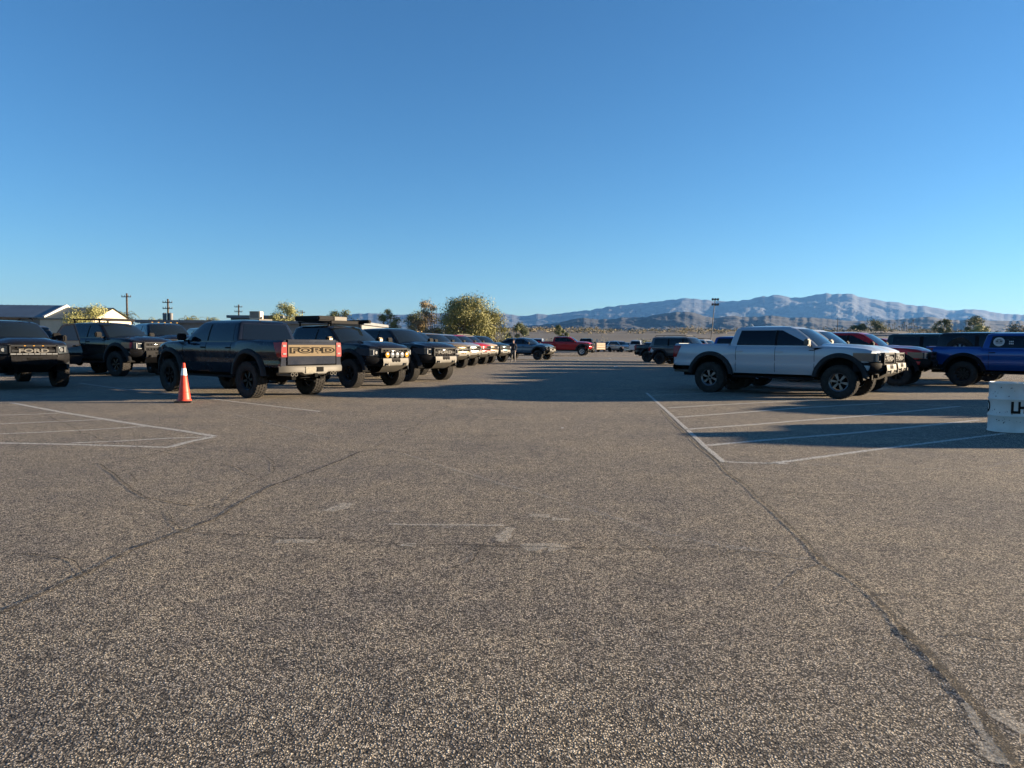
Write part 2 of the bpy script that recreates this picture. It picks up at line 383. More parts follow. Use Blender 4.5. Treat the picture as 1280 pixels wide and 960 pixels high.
def rim_mesh(b, r, wd, spokes=6):
    h = wd / 2; q = r * .53
    b.lathe([(q * .97, h * .86), (q * 1.03, h * .92), (q * 1.03, h * .80), (q * .9, h * .62), (q * .88, -h * .6), (q * 1.0, -h * .8)], 36)
    b.lathe([(0.0, h * .52), (q * .22, h * .52), (q * .26, h * .46), (q * .26, h * .2)], 24)
    for i in range(spokes):
        a = 2 * PI * i / spokes
        m = Matrix.Rotation(-a, 3, 'Y')
        for d in (-.16, .16):
            m2 = Matrix.Rotation(-a - d * .6, 3, 'Y')
            b.box(m2 @ Vector((q * .58, h * .52, 0)), (q * .74, h * .22, q * .12), m2)
        b.box(m @ Vector((q * .30, h * .54, 0)), (q * .07, h * .12, q * .07), m)
def hub_mesh(b, r, wd):
    h = wd / 2; q = r * .53
    b.lathe([(0.0, h * .62), (q * .12, h * .62), (q * .14, h * .5), (q * .14, -h * .5)], 16)
    b.lathe([(0, h * .1), (q * .84, h * .1), (q * .84, h * .02), (0, h * .02)], 28)
def wheel(par, S, x, sg, rim, spokes=6, name='wheel'):
    k = (S['tr'], S['tw'])
    hub = part(par, name, ('hub', k), lambda b: hub_mesh(b, *k), M_CHASSIS, (x, sg * S['track'], S['tr'] - .008), (0, random.uniform(0, 6), 0 if sg > 0 else PI))
    hub.rotation_euler = (0, random.uniform(0, 1), 0) if sg > 0 else (0, random.uniform(0, 1), PI)
    part(hub, 'tyre', ('tyre', k), lambda b: tyre_mesh(b, *k), M_TYRE)
    part(hub, 'rim', ('rim', k, spokes), lambda b: rim_mesh(b, *k, spokes), rim, bevel=0)
    return hub
def text_on(par, body, size, m, loc, face, sx=1.0, ext=.004, bold=0.0, name='lettering'):
    me = text_mesh(body, size, ext, sx, bold)
    k = ('t', body, size, sx, ext, bold, m.name)
    if k not in CACHE: q = me.copy(); q.materials.clear(); q.materials.append(m); CACHE[k] = q
    rot = {'front': (PI / 2, 0, PI / 2), 'rear': (PI / 2, 0, -PI / 2), 'right': (PI / 2, 0, 0), 'left': (PI / 2, 0, PI)}[face]
    return link(name, CACHE[k], None, par, loc, rot)

def vehicle(name, label, cat, group, pos, th, S=RAPTOR, pt=None, style='gen3', rim=None, scale=1.03, detail=2, flare=M_FLARE, opts=(), skid=M_STEEL, z=0.0, spokes=6, rooftint=None):
    """one vehicle: an Empty with its parts"""
    rim = rim or M_RIM_B; pt = pt or paint('black', (.01, .01, .012)); sid = S['id']
    v = empty(name, (pos[0], pos[1], z), th, scale); tag(v, label, cat, group)
    xn, xt, W = S['xn'], S['xt'], S['w']; zt = interp(S['top'], -2.0); pick = S['pickup']
    part(v, 'body', ('body', sid), lambda b: body_mesh(b, S), pt, ang=40)
    part(v, 'cab' if pick else 'roof', ('cab', sid), lambda b: cab_mesh(b, S), rooftint or pt, ang=40)
    part(v, 'wheel_well_liner', ('tub', sid), lambda b: tub_mesh(b, S), M_CHASSIS)
    part(v, 'windscreen', ('ws', sid), lambda b: windshield(b, S), M_WS)
    part(v, 'rear_window', ('rg', sid), lambda b: rearglass(b, S), M_GLASS)
    for sg in (-1, 1):
        for i, wn in enumerate(S['win']):
            part(v, 'side_window', ('sw', sid, i, sg), lambda b: sideglass(b, S, wn, sg), M_GLASS)
    # pillars' black applique + body seams
    for sg in (-1, 1):
        for i in range(len(S['win']) - 1):
            a = S['win'][i]; c = S['win'][i + 1]
            def f(s, t):
                T = lerp(.06, .84, t); xf, xr, wd, zz = cab(S, T); return (lerp(lerp(a[1], a[3], t), lerp(c[0], c[2], t), s), sg * (wd + .0045), zz)
            part(v, 'pillar_trim', ('pt', sid, i, sg), lambda b: b.grid(f, 2, 6), M_TRIM)
        for xs_ in (S['seams'] if detail else ()):
            def g(s, t):
                zz = lerp(bottom(S, xs_) + .05, interp(S['top'], xs_) - .035, t); x = xs_ + (s - .5) * .012
                ins = 0.085 * max(0, ((zz - bottom(S, xs_)) / (interp(S['top'], xs_) - bottom(S, xs_)) - .84) / .16) ** 2.2
                return (x, sg * (side_y(S, x, zz) - ins + .005), zz)
            part(v, 'door_seam', ('ds', sid, xs_, sg), lambda b: b.grid(g, 1, 14), M_CHASSIS)
    for x in (S['fx'], S['rx']):
        for sg in (-1, 1):
            wheel(v, S, x, sg, rim, spokes)
            if S['flare']: part(v, 'fender_flare', ('fl', sid, x, sg), lambda b: flare_mesh(b, S, x, sg), flare)
    # underside
    def chassis(b):
        for sg in (-1, 1): b.bbox(xt + .15, xn - .45, sg * .38, sg * .50, S['rock'] - .14, S['rock'] + .05)
        b.tube((S['rx'], -S['track'], S['tr']), (S['rx'], S['track'], S['tr']), .055, n=10)
        b.lathe([(.0, -.14), (.10, -.12), (.17, -.04), (.17, .04), (.10, .12), (0, .14)], 14, 'y', (S['rx'], .02, S['tr']))
        b.tube((S['fx'], -S['track'], S['tr'] + .02), (S['fx'], S['track'], S['tr'] + .02), .04, n=8)
        b.tube((S['rx'], 0, S['tr'] + .03), (S['fx'] - .5, 0, S['rock'] - .02), .045, n=8)
        b.bbox(-.6, 1.2, -.3, .3, S['rock'] - .12, S['rock'])
        for sg in (-1, 1):
            b.tube((S['rx'] - .12, sg * .5, S['tr'] - .06), (S['rx'] - .2, sg * .46, S['rock'] + .3), .032, n=8)
            b.box((S['rx'], sg * .56, S['tr'] - .07), (1.3, .06, .035))
        if pick: b.box((-2.55, 0, S['rock'] - .02), (.5, .75, .18))
    part(v, 'underbody', ('chs', sid), chassis, M_CHASSIS)
    if detail >= 1:
        for sg in (-1, 1):
            def mir(b):
                o = MB(); x = S['wsb'] - .36; y = S['cwb']; zc = S['zb'] + .10
                b.box((x + .0, sg * (y + .20), zc + .03), (.13, .24, .19)); b.box((x + .03, sg * (y + .06), zc - .07), (.09, .18, .06))
            part(v, 'side_mirror', ('mir', sid, sg), mir, M_STEEL if 'chromemirror' in opts else M_TRIM, bevel=.045)
            for xh in (S['seams'][1] + .12, S['seams'][2] + .10):
                zh = S['zb'] - .14
                if pick or xh > -.6: part(v, 'door_handle', ('dh', sid, round(xh, 2), sg), lambda b: b.box((xh, sg * (side_y(S, xh, zh) + .014), zh), (.20, .03, .035)), pt if style == 'gen3w' else M_TRIM, bevel=.008)
            part(v, 'running_board', ('rbd', sid, sg), lambda b: b.bbox(S['rx'] + S['ar'] + .08, S['fx'] - S['ar'] - .08, sg * (W - .12), sg * (W + .0), S['rock'] - .13, S['rock'] - .08), M_TRIM, bevel=.012)
    # ---------------- front end
    hzN = interp(S['top'], xn - .05)                          # bonnet lip height
    if pick or sid == 'suv':
        g0, g1, gw = hzN - .33, hzN + .01, .60
        gx = xn + .035
        fx_ = lambda y: xnose(S, y)
        def gframe(b):
            for y0, y1, za, zb_ in ((-gw, gw, g1 - .05, g1), (-gw, gw, g0, g0 + .05), (-gw, -gw + .06, g0, g1), (gw - .06, gw, g0, g1)): b.bbox(gx - .08, gx + .028, y0, y1, za, zb_)
            b.bbox(gx - .07, gx + .02, -gw + .06, gw - .06, (g0 + g1) / 2 - .035, (g0 + g1) / 2 + .035)
        fr = part(v, 'grille', ('grf', sid), gframe, M_FLARE if style != 'chrome' else M_CHROME, bevel=.012)
        def gmesh(b):
            b.bbox(gx - .09, gx - .04, -gw + .03, gw - .03, g0 + .03, g1 - .03)
            for i in range(9): y = lerp(-gw + .08, gw - .08, i / 8); b.bbox(gx - .04, gx - .005, y - .007, y + .007, g0 + .05, g1 - .05)
            for zz in (g0 + .10, g1 - .10): b.bbox(gx - .04, gx - .008, -gw + .05, gw - .05, zz - .008, zz + .008)
        part(fr, 'grille_mesh', ('grm', sid), gmesh, M_TRIM)
        if 'word' in opts: text_on(fr, 'FORD', .15, M_GREYTXT if 'bigword' not in opts else M_WHITETXT, (gx + .024, 0, (g0 + g1) / 2), 'front', 1.9, .008, .004, 'brand_lettering')
        if 'marker' in opts:
            for y in (-.22, 0, .22): part(fr, 'marker_lamp', ('mk', sid, y), lambda b: b.box((gx + .033, y, g1 - .025), (.012, .05, .018)), M_AMBER)
        for sg in (-1, 1):
            def lamp(b):
                y0, y1 = gw + .01, .90; n = 6
                def f(s, t):
                    if s <= .6: y = lerp(y0, y1, s / .6); x = xnose(S, y) + .045
                    else: k = (s - .6) / .4; y = y1 + .05 * k ** .5; x = lerp(xnose(S, y1) + .045, xn - .62, k)
                    y = y if s <= .6 else side_y(S, min(x, xn - .2), hzN - .1) + .012 + .0 * t
                    zz = lerp(hzN - .25 + .04 * s, hzN - .02 + .02 * s, t)
                    return (x, sg * y, zz)
                b.grid(f, 12, 5)
            hl = part(v, 'headlight', ('hl', sid, sg), lamp, M_LAMP)
            def drl(b):
                y0 = .66; x_ = xnose(S, .7) + .06
                if style.startswith('gen3'):
                    b.bbox(x_ - .06, x_ + .0, sg * .80, sg * .835, hzN - .23, hzN - .02)
                    b.bbox(x_ - .02, x_ + .03, sg * .64, sg * .80, hzN - .055, hzN - .03); b.bbox(x_ - .02, x_ + .03, sg * .64, sg * .80, hzN - .235, hzN - .21)
                else:
                    b.bbox(x_ - .06, x_ + .0, sg * .79, sg * .83, hzN - .20, hzN - .05); b.lathe([(0, .03), (.05, .03), (.06, 0)], 14, 'x', (x_ - .01, sg * .71, hzN - .13))
            part(hl, 'running_lamp', ('drl', sid, sg, style[:4]), drl, M_LAMPW)
        bz = S['rockf']
        def bump(b):
            def f(s, t):
                y = lerp(-.97, .97, s) * W / .985; k = abs(y) / W
                x = xn + .10 - .34 * k ** 3.0
                pr = [(0.0, bz + .20), (.06, bz + .18), (.075, bz + .08), (.05, bz - .02), (-.06, bz - .10)]
                i = int(round(t * 4)); return (x + pr[i][0] - .05, y, pr[i][1] + .05 * k ** 2)
            b.grid(f, 20, 4)
            for sg in (-1, 1):
                b.grid(lambda s, t: (lerp(xn - .62, xn - .22, s), sg * (side_y(S, lerp(xn - .62, xn - .22, s), 1) + .008), lerp(bz - .03, bz + .22, t)), 4, 3)
        part(v, 'front_bumper', ('fb', sid), bump, pt if 'paintbumper' in opts else M_TRIM, ang=50)
        def centre(b):
            def f(s, t):
                y = lerp(-.56, .56, s); pr = [(.0, bz + .17), (.05, bz + .165), (.07, bz + .03), (.05, bz - .06), (-.30, bz - .26), (-.5, bz - .30)]
                i = int(round(t * 5)); return (xn + .06 + pr[i][0], y * (1 if i < 4 else .7), pr[i][1])
            b.grid(f, 4, 5)
            for sg in (-1, 1): b.tube((xn + .08, sg * .40, bz - .02), (xn + .20, sg * .40, bz - .02), .022); b.box((xn + .19, sg * .40, bz - .02), (.03, .05, .09))
        part(v, 'skid_plate', ('skid', sid), centre, skid, ang=30)
        for i in (-1, 0, 1): part(v, 'bumper_vent', ('slot', sid, i), lambda b: b.bbox(xn + .115, xn + .128, i * .13 - .05, i * .13 + .05, bz + .04, bz + .12), M_CHASSIS)
        if 'round5' in opts:
            for i, c_ in enumerate((M_AMBER, M_LAMPW, M_LAMPW, M_LAMPW, M_AMBER)):
                y = (i - 2) * .215
                fl = part(v, 'fog_lamp', ('r5', i), lambda b: b.lathe([(0, -.06), (.08, -.05), (.098, 0), (.098, .03), (.088, .035)], 20, 'x', (xn + .14, y, bz + .28)), M_TRIM)
                part(fl, 'lamp_lens', ('r5l', i), lambda b: b.lathe([(0, .045), (.05, .042), (.088, .03)], 20, 'x', (xn + .14, y, bz + .28)), c_)
        if 'ledbar' in opts:
            fl = part(v, 'light_bar', ('lb',), lambda b: b.bbox(xn + .06, xn + .13, -.60, .60, bz + .20, bz + .26), M_TRIM, bevel=.01)
            part(fl, 'lamp_lens', ('lbl',), lambda b: [b.bbox(xn + .132, xn + .136, -.58 + i * .145, -.58 + i * .145 + .13, bz + .212, bz + .248) for i in range(8)], M_LAMPW)
    else:
        part(v, 'grille', ('gr2', sid), lambda b: b.grid(lambda s, t: (xnose(S, lerp(-.5, .5, s)) + .015, lerp(-.5, .5, s), lerp(hzN - .28, hzN - .12, t)), 8, 1), M_TRIM)
        for sg in (-1, 1):
            part(v, 'headlight', ('hl2', sid, sg), lambda b: b.grid(lambda s, t: (xnose(S, lerp(.52, .84, s)) + .03 - .02 * s, sg * lerp(.52, .84, s), lerp(hzN - .16, hzN - .03, t)), 6, 2), M_LAMP)
        part(v, 'front_bumper', ('fb2', sid), lambda b: b.grid(lambda s, t: (xnose(S, lerp(-.86, .86, s)) + .04, lerp(-.86, .86, s), lerp(S['rockf'] - .12, S['rockf'] + .12, t)), 12, 2), pt)
    # ---------------- rear end
    for sg in (-1, 1):
        def tl(b):
            z0, z1 = zt - .42, zt - .06
            if not pick: z0, z1 = S['zb'] - .36, S['zb'] - .04
            def f(s, t):
                zz = lerp(z0, z1, t)
                if s < .5: return (xt - .022, sg * lerp(W - .22, W - .06, s / .5), zz)
                k = (s - .5) / .5; x = xt + (.10 + .16 * t) * k
                return (x - .022 * (1 - k), sg * (side_y(S, x, zz) + .008 - .012 * (1 - k)), zz)
            b.grid(f, 10, 6)
        t_ = part(v, 'taillight', ('tl', sid, sg), tl, M_RED)
        if detail > 1 and pick:
            part(t_, 'reversing_lamp', ('rl', sid, sg), lambda b: (b.bbox(xt - .032, xt - .024, sg * (W - .19), sg * (W - .10), zt - .17, zt - .12), b.bbox(xt - .032, xt - .024, sg * (W - .19), sg * (W - .10), zt - .36, zt - .32)), M_LAMPW)
    if pick:
        yg = W - .235
        def tg(b): b.bbox(xt - .015, xt + .07, -yg, yg, S['rockr'] + .06, zt - .01); b.bbox(xt - .03, xt + .09, -yg, yg, zt - .07, zt + .012)
        g = part(v, 'tailgate', ('tg', sid), tg, pt, bevel=.012)
        if 'tantail' in opts:
            p_ = part(g, 'tan_panel', ('tp', sid), lambda b: b.bbox(xt - .024, xt - .016, -yg + .02, yg - .02, zt - .40, zt - .12), M_TAN, bevel=.003)
            p_['label'] = 'tan metallic panel across the tailgate'
            # outlined letters: dark shape with a slightly smaller tan one on it
            text_on(g, 'FORD', .17, M_DARKTXT, (xt - .0255, 0, zt - .26), 'rear', 3.0, .001, .020, 'brand_lettering')
            text_on(g, 'FORD', .17, M_TAN, (xt - .029, 0, zt - .26), 'rear', 3.0, .001, -.001, 'brand_lettering')
        elif detail > 1: text_on(g, 'FORD', .16, M_TRIM, (xt - .018, 0, zt - .26), 'rear', 2.6, .003, .0, 'brand_lettering')
        rz = S['rockr'] - .06
        def rb_(b):
            def f(s, t):
                y = lerp(-W + .01, W - .01, s); k = abs(y) / W; pr = [(.06, rz + .10), (-.06, rz + .095), (-.09, rz + .04), (-.08, rz - .06), (.04, rz - .10)]
                i = int(round(t * 4)); zz = pr[i][1] - (.05 * ss(.42, .36, k) if i > 2 else 0)
                return (xt + pr[i][0] - .05 + .16 * k ** 5, y, zz)
            b.grid(f, 24, 4)
        part(v, 'rear_bumper', ('rbp', sid), rb_, M_STEEL if 'steelrear' in opts else M_TRIM, ang=45)
        if detail > 1:
            pl = part(v, 'license_plate', ('lp', sid), lambda b: b.bbox(xt - .150, xt - .144, -.0, .31, rz - .09, rz + .07), M_PLATE, bevel=.002)
            for yy in (-.66, -.55, .55, .66): part(v, 'exhaust_pipe', ('ex', sid, yy), lambda b: b.lathe([(.045, xt + .5), (.045, xt - .09), (.036, xt - .09), (.036, xt + .3)], 14, 'x', (0, yy, rz - .115)), M_STEEL)
            part(v, 'bumper_recess', ('brc', sid), lambda b: b.bbox(xt - .152, xt - .13, -.24, -.04, rz - .06, rz + .06), M_CHASSIS)
            part(v, 'tow_hitch', ('th', sid), lambda b: (b.box((xt - .02, 0, rz - .14), (.30, .10, .09)), b.tube((xt + .1, -.5, rz - .14), (xt + .1, .5, rz - .14), .035)), M_CHASSIS, bevel=.006)
    else:
        part(v, 'rear_bumper', ('rb3', sid), lambda b: b.grid(lambda s, t: (xt - .05 + .1 * abs(2 * s - 1) ** 4, lerp(-W + .05, W - .05, s), lerp(S['rockr'] - .12, S['rockr'] + .12, t)), 14, 2), M_TRIM if sid == 'suv' else pt)
        part(v, 'license_plate', ('lp3', sid), lambda b: b.bbox(xt - .045, xt - .036, -.16, .16, S['zb'] - .32, S['zb'] - .17), M_PLATE)
        if 'spare' in opts:
            sp_ = part(v, 'spare_wheel', ('spw',), lambda b: hub_mesh(b, .40, .27), M_CHASSIS, (xt - .20, 0, 1.12), (0, 0, PI / 2))
            part(sp_, 'tyre', ('tyre', (.40, .27)), lambda b: tyre_mesh(b, .40, .27), M_TYRE)
    zr = S['zr'] + .06
    if style.startswith('gen3') and pick and detail > 1:
        for sg in (-1, 1):
            def vent(b):
                pts = [(1.02, 1.30), (1.10, 1.38), (1.42, 1.385), (1.30, 1.345), (1.14, 1.30)]
                o = len(b.v); 
                for off in (.004, -.01):
                    for x, zz in pts: b.v.append((x, sg * (side_y(S, x, zz) + off - 0.085 * max(0, ((zz - bottom(S, x)) / (interp(S['top'], x) - bottom(S, x)) - .84) / .16) ** 2.2), zz))
                b.f.append(tuple(range(o, o + 5))); b.f.append(tuple(range(o + 5, o + 10)))
                for i in range(5): b.f.append((o + i, o + (i + 1) % 5, o + 5 + (i + 1) % 5, o + 5 + i))
            part(v, 'fender_vent', ('vent', sid, sg), vent, M_TRIM)
        part(v, 'hood_vent', ('hv', sid), lambda b: [b.grid(lambda s, t: (lerp(1.75, 2.25, s), s_ * lerp(.16, .34 - .1 * s, t), interp(S['top'], lerp(1.75, 2.25, s)) + S['crown'] * (1 - (lerp(.16, .34 - .1 * s, t) / .9) ** 2) + S['dome'] + .006), 4, 2) for s_ in (-1, 1)], M_TRIM)
    if 'fin' in opts:
        part(v, 'roof_antenna', ('fin', sid), lambda b: b.prism([(-1.0, zr - .02), (-.90, zr - .02), (-.98, zr + .06), (-1.01, zr + .06)], -.015, .015), pt)
    if 'clearance' in opts:
        for i in range(5):
            part(v, 'clearance_lamp', ('cl', sid, i), lambda b: b.box((S['wst'] - .10, (i - 2) * .26, zr - .01), (.10, .07, .035)), M_AMBER, bevel=.008)
    if 'rack' in opts:
        def rack(b):
            x0, x1 = S['rt'] + .05, S['wst'] - .05
            for sg in (-1, 1):
                b.bbox(x0, x1, sg * .66, sg * .70, zr + .06, zr + .11)
                for x in (x0 + .1, x1 - .1): b.bbox(x - .03, x + .03, sg * .655, sg * .695, zr - .06, zr + .07)
            n = 8
            for i in range(n + 1): x = lerp(x0 + .02, x1 - .02, i / n); b.bbox(x - .025, x + .025, -.66, .66, zr + .075, zr + .10)
            b.bbox(x1, x1 + .05, -.68, .68, zr + .03, zr + .13)
        part(v, 'roof_rack', ('rack', sid), rack, M_TRIM, bevel=.005)
    if 'railrack' in opts:
        def rr(b):
            for sg in (-1, 1):
                b.path([(S['rt'] + .1, sg * .62, zr - .03), (S['rt'] + .2, sg * .62, zr + .05), (S['wst'] - .25, sg * .62, zr + .05), (S['wst'] - .12, sg * .62, zr - .02)], .02)
            b.path([(S['wst'] - .3, -.62, zr + .05), (S['wst'] - .3, .62, zr + .05)], .016); b.path([(S['rt'] + .4, -.62, zr + .05), (S['rt'] + .4, .62, zr + .05)], .016)
        part(v, 'roof_rack', ('rrk', sid), rr, M_STEEL if 'silverrack' in opts else M_TRIM)
    if 'chaserack' in opts:
        def cr(b):
            for sg in (-1, 1): b.path([(-1.55, sg * .82, zt), (-1.45, sg * .70, zt + .62), (-1.45, sg * .06, zt + .66), (-1.5, sg * .06, zt + .05)], .04)
            b.path([(-1.45, -.7, zt + .62), (-1.45, .7, zt + .62)], .04)
            for sg in (-1, 1): b.path([(-1.45, sg * .7, zt + .62), (-2.5, sg * .8, zt + .02)], .035)
        part(v, 'bed_roll_bar', ('crk', sid), cr, M_STEEL)
    if 'bedspare' in opts:
        h_ = part(v, 'bed_spare_wheel', ('bsp',), lambda b: hub_mesh(b, .46, .31), M_CHASSIS, (-2.05, -.30, 1.33), (R(8), 0, PI))
        part(h_, 'tyre', ('tyre', (.46, .31)), lambda b: tyre_mesh(b, .46, .31), M_TYRE); part(h_, 'rim', ('rim', (.46, .31), 8), lambda b: rim_mesh(b, .46, .31, 8), M_RIM_S)
    return v

BLACK = paint('black paint', (.004, .0045, .006), .4, .0)
NAVYBLK = paint('blue black paint', (.003, .006, .014), .4, .1)
WHITE = paint('silver white paint', (.33, .37, .41), .4, .15)
WHITE2 = paint('plain white paint', (.52, .53, .53), .4, .0)
BLUE = paint('bright blue paint', (.005, .045, .19), .3, .45)
REDP = paint('deep red paint', (.34, .010, .014), .3, .4)
RED2 = paint('scarlet paint', (.36, .012, .016), .3, .2)
GOLD = paint('bronze paint', (.26, .19, .10), .35, .6)
SILVER = paint('silver paint', (.40, .40, .40), .35, .7)
STEELB = paint('steel blue paint', (.055, .11, .17), .3, .4)
GREYP = paint('dark grey paint', (.055, .062, .07), .35, .5)
GREEN = paint('dark green paint', (.014, .026, .024), .3, .3)
TEAL = paint('dark teal paint', (.015, .035, .045), .3, .4)
TANP = paint('sand paint', (.40, .30, .19), .4, .2)

# ------------------------------------------------------------------ ground
def asphalt_mat():
    m = bpy.data.materials.new('chip seal asphalt'); m.use_nodes = True; n = m.node_tree.nodes; l = m.node_tree.links; b = n['Principled BSDF']
    tc = n.new('ShaderNodeTexCoord'); ob = tc.outputs['Object']
    def noise_(scale, det=4, rough=.55):
        z = n.new('ShaderNodeTexNoise'); z.inputs['Scale'].default_value = scale; z.inputs['Detail'].default_value = det; z.inputs['Roughness'].default_value = rough; l.new(ob, z.inputs['Vector']); return z
    def ramp(src, pts):
        r = n.new('ShaderNodeValToRGB'); e = r.color_ramp.elements
        while len(e) < len(pts): e.new(.5)
        for i, (p, c) in enumerate(pts): e[i].position = p; e[i].color = (*c, 1)
        l.new(src, r.inputs[0]); return r.outputs[0]
    def mix(a, b_, f, mode='MULTIPLY'):
        x = n.new('ShaderNodeMix'); x.data_type = 'RGBA'; x.blend_type = mode
        if isinstance(f, (int, float)): x.inputs[0].default_value = f
        else: l.new(f, x.inputs[0])
        l.new(a, x.inputs[6]); l.new(b_, x.inputs[7]); return x.outputs[2]
    wz = noise_(30, 2)
    vm = n.new('ShaderNodeVectorMath'); vm.operation = 'MULTIPLY_ADD'; vm.inputs[1].default_value = (.02, .02, .02); l.new(wz.outputs[1], vm.inputs[0]); l.new(ob, vm.inputs[2])
    v1 = n.new('ShaderNodeTexVoronoi'); v1.inputs['Scale'].default_value = 104; l.new(vm.outputs[0], v1.inputs['Vector'])
    sx = n.new('ShaderNodeSeparateXYZ'); l.new(v1.outputs['Color'], sx.inputs[0])
    stone = ramp(sx.outputs[0], [(.0, (.05, .047, .043)), (.18, (.12, .11, .098)), (.38, (.30, .265, .215)), (.72, (.48, .425, .345)), (.93, (.58, .525, .435)), (1, (.68, .63, .55))])
    edge = ramp(v1.outputs['Distance'], [(.26, (1, 1, 1)), (.60, (.20, .20, .20))])
    c = mix(stone, edge, 1.0)
    f2 = noise_(150, 2); c = mix(c, ramp(f2.outputs[0], [(.3, (.62, .62, .62)), (.7, (1.3, 1.28, 1.25))]), 1.0)
    # patches of binder showing, dusty and worn areas
    p1 = noise_(.55, 6, .65); c = mix(c, ramp(p1.outputs[0], [(.34, (.90, .90, .93)), (.62, (1.24, 1.20, 1.12))]), 1.0)
    p2 = noise_(4.5, 5, .7); c = mix(c, ramp(p2.outputs[0], [(.34, (.80, .80, .82)), (.60, (1.12, 1.11, 1.08))]), 1.0)
    p4 = noise_(15, 4, .65); c = mix(c, ramp(p4.outputs[0], [(.34, (.74, .74, .76)), (.58, (1.10, 1.08, 1.04))]), 1.0)
    p3 = noise_(1.7, 3, .5); c = mix(c, ramp(p3.outputs[0], [(.25, (.62, .62, .64)), (.36, (1, 1, 1)), (.70, (1, 1, 1)), (.82, (1.22, 1.20, 1.14))]), 1.0)
    # finer surface and browner on the far lot
    sp = n.new('ShaderNodeSeparateXYZ'); l.new(ob, sp.inputs[0])
    l.new(c, b.inputs['Base Color']); b.inputs['Roughness'].default_value = .88; b.inputs['Specular IOR Level'].default_value = .3
    # relief
    mr = n.new('ShaderNodeMapRange'); mr.inputs['From Min'].default_value = .05; mr.inputs['From Max'].default_value = .7; mr.inputs['To Min'].default_value = 1; mr.inputs['To Max'].default_value = 0
    l.new(v1.outputs['Distance'], mr.inputs['Value'])
    mm = n.new('ShaderNodeMath'); mm.operation = 'MULTIPLY'; l.new(mr.outputs[0], mm.inputs[0]); l.new(sx.outputs[1], mm.inputs[1])
    b1 = n.new('ShaderNodeBump'); b1.inputs['Strength'].default_value = .8; b1.inputs['Distance'].default_value = .006; l.new(mm.outputs[0], b1.inputs['Height'])
    l.new(b1.outputs[0], b.inputs['Normal'])
    return m
def rise(Y): return 0.28 * ss(62, 118, Y)
def lot_z(x, y):
    return rise(y)
b = MB()
def gridfn(x0, x1, y0, y1, fz):
    return lambda s, t: (lerp(x0, x1, s), lerp(y0, y1, t), fz(lerp(x0, x1, s), lerp(y0, y1, t)))
b.grid(gridfn(-110, 110, -30, 132, lot_z), 4, 81)
link('asphalt_lot', b.mesh('asphalt_lot'), asphalt_mat())['kind'] = 'structure'

M_DESERT = mat('desert gravel', (.075, .072, .068), .95, var=0, vscale=.05, c2=(.12, .112, .10), bump=.5, bscale=3)
def berm(x, y):
    h = -.03 + rise(y) * .9
    h += 5.6 * ss(138, 235, y) + .8 * noise.noise(Vector((x * .012, y * .012, 3.1))) * ss(150, 220, y) + .35 * noise.noise(Vector((x * .06, y * .06, 0))) * ss(140, 200, y)
    h += max(0, y - 260) * .0150
    return h
b = MB(); ys = [-200, -60, -30, 0, 60, 110, 130] + [130 + 5 * i for i in range(1, 30)] + [300, 340, 400, 500, 650, 850, 1100, 1500, 2100, 3000, 4500]
xs = [-9000, -6000, -3500, -2000, -1200, -700, -450] + [-300 + 12 * i for i in range(60)] + [450, 700, 1200, 2000, 3500, 6000, 9000]
o = 0
for x in xs:
    for y in ys: b.v.append((x, y, berm(x, y) if y < 3001 else 30))
k = len(ys)
for i in range(len(xs) - 1):
    for j in range(k - 1): a = i * k + j; b.f.append((a, a + k, a + k + 1, a + 1))
link('desert_ground', b.mesh('desert_ground', merge=False), M_DESERT)['kind'] = 'structure'

# painted lines, worn into the chips; ribbons that follow the survey points
M_LINE = mat('worn white road paint', (.55, .53, .47), .8, alpha_noise=(34, .34, .58, .95))
M_LINE2 = mat('very worn road paint', (.42, .40, .36), .85, alpha_noise=(30, .46, .70, .70))
M_CRACK = mat('crack shadow and tar', (.018, .016, .014), .95, alpha_noise=(16, .36, .58, .85))
M_CRACK2 = mat('hairline crack', (.025, .023, .02), .95, alpha_noise=(14, .37, .57, .8))
M_SAND = mat('sand washed from crack', (.62, .57, .47), .95, alpha_noise=(60, .36, .72, .70))
def ribbons(name, lines, z, m, jitter=0.0, seed=1, step=.12):
    rnd = random.Random(seed); b = MB()
    for wd, pts in lines:
        P = [gp(*p) for p in pts]; Q = []
        for a, c in zip(P, P[1:]):
            L = (c - a).length; n = max(1, int(L / max(step, a.y * .012)))
            for i in range(n): Q.append(a.lerp(c, i / n))
        Q.append(P[-1]); o = len(b.v)
        for i, q in enumerate(Q):
            d = (Q[min(i + 1, len(Q) - 1)] - Q[max(i - 1, 0)]); d.z = 0; d.normalize(); nrm = Vector((-d.y, d.x, 0))
            off = jitter * (noise.noise(q * 1.7 + Vector((seed, 0, 0))) * 1.6 + noise.noise(q * 7) * .5) if jitter else 0
            wdt = wd * (1 + (rnd.uniform(-.35, .45) if jitter else rnd.uniform(-.10, .10)))
            for s in (-1, 1): p = q + nrm * (off + s * wdt / 2); b.v.append((p.x, p.y, rise(p.y) + z))
        for i in range(len(Q) - 1): b.f.append((o + 2 * i, o + 2 * i + 1, o + 2 * i + 3, o + 2 * i + 2))
    ob = link(name, b.mesh(name, merge=False), m); ob['kind'] = 'structure'; return ob
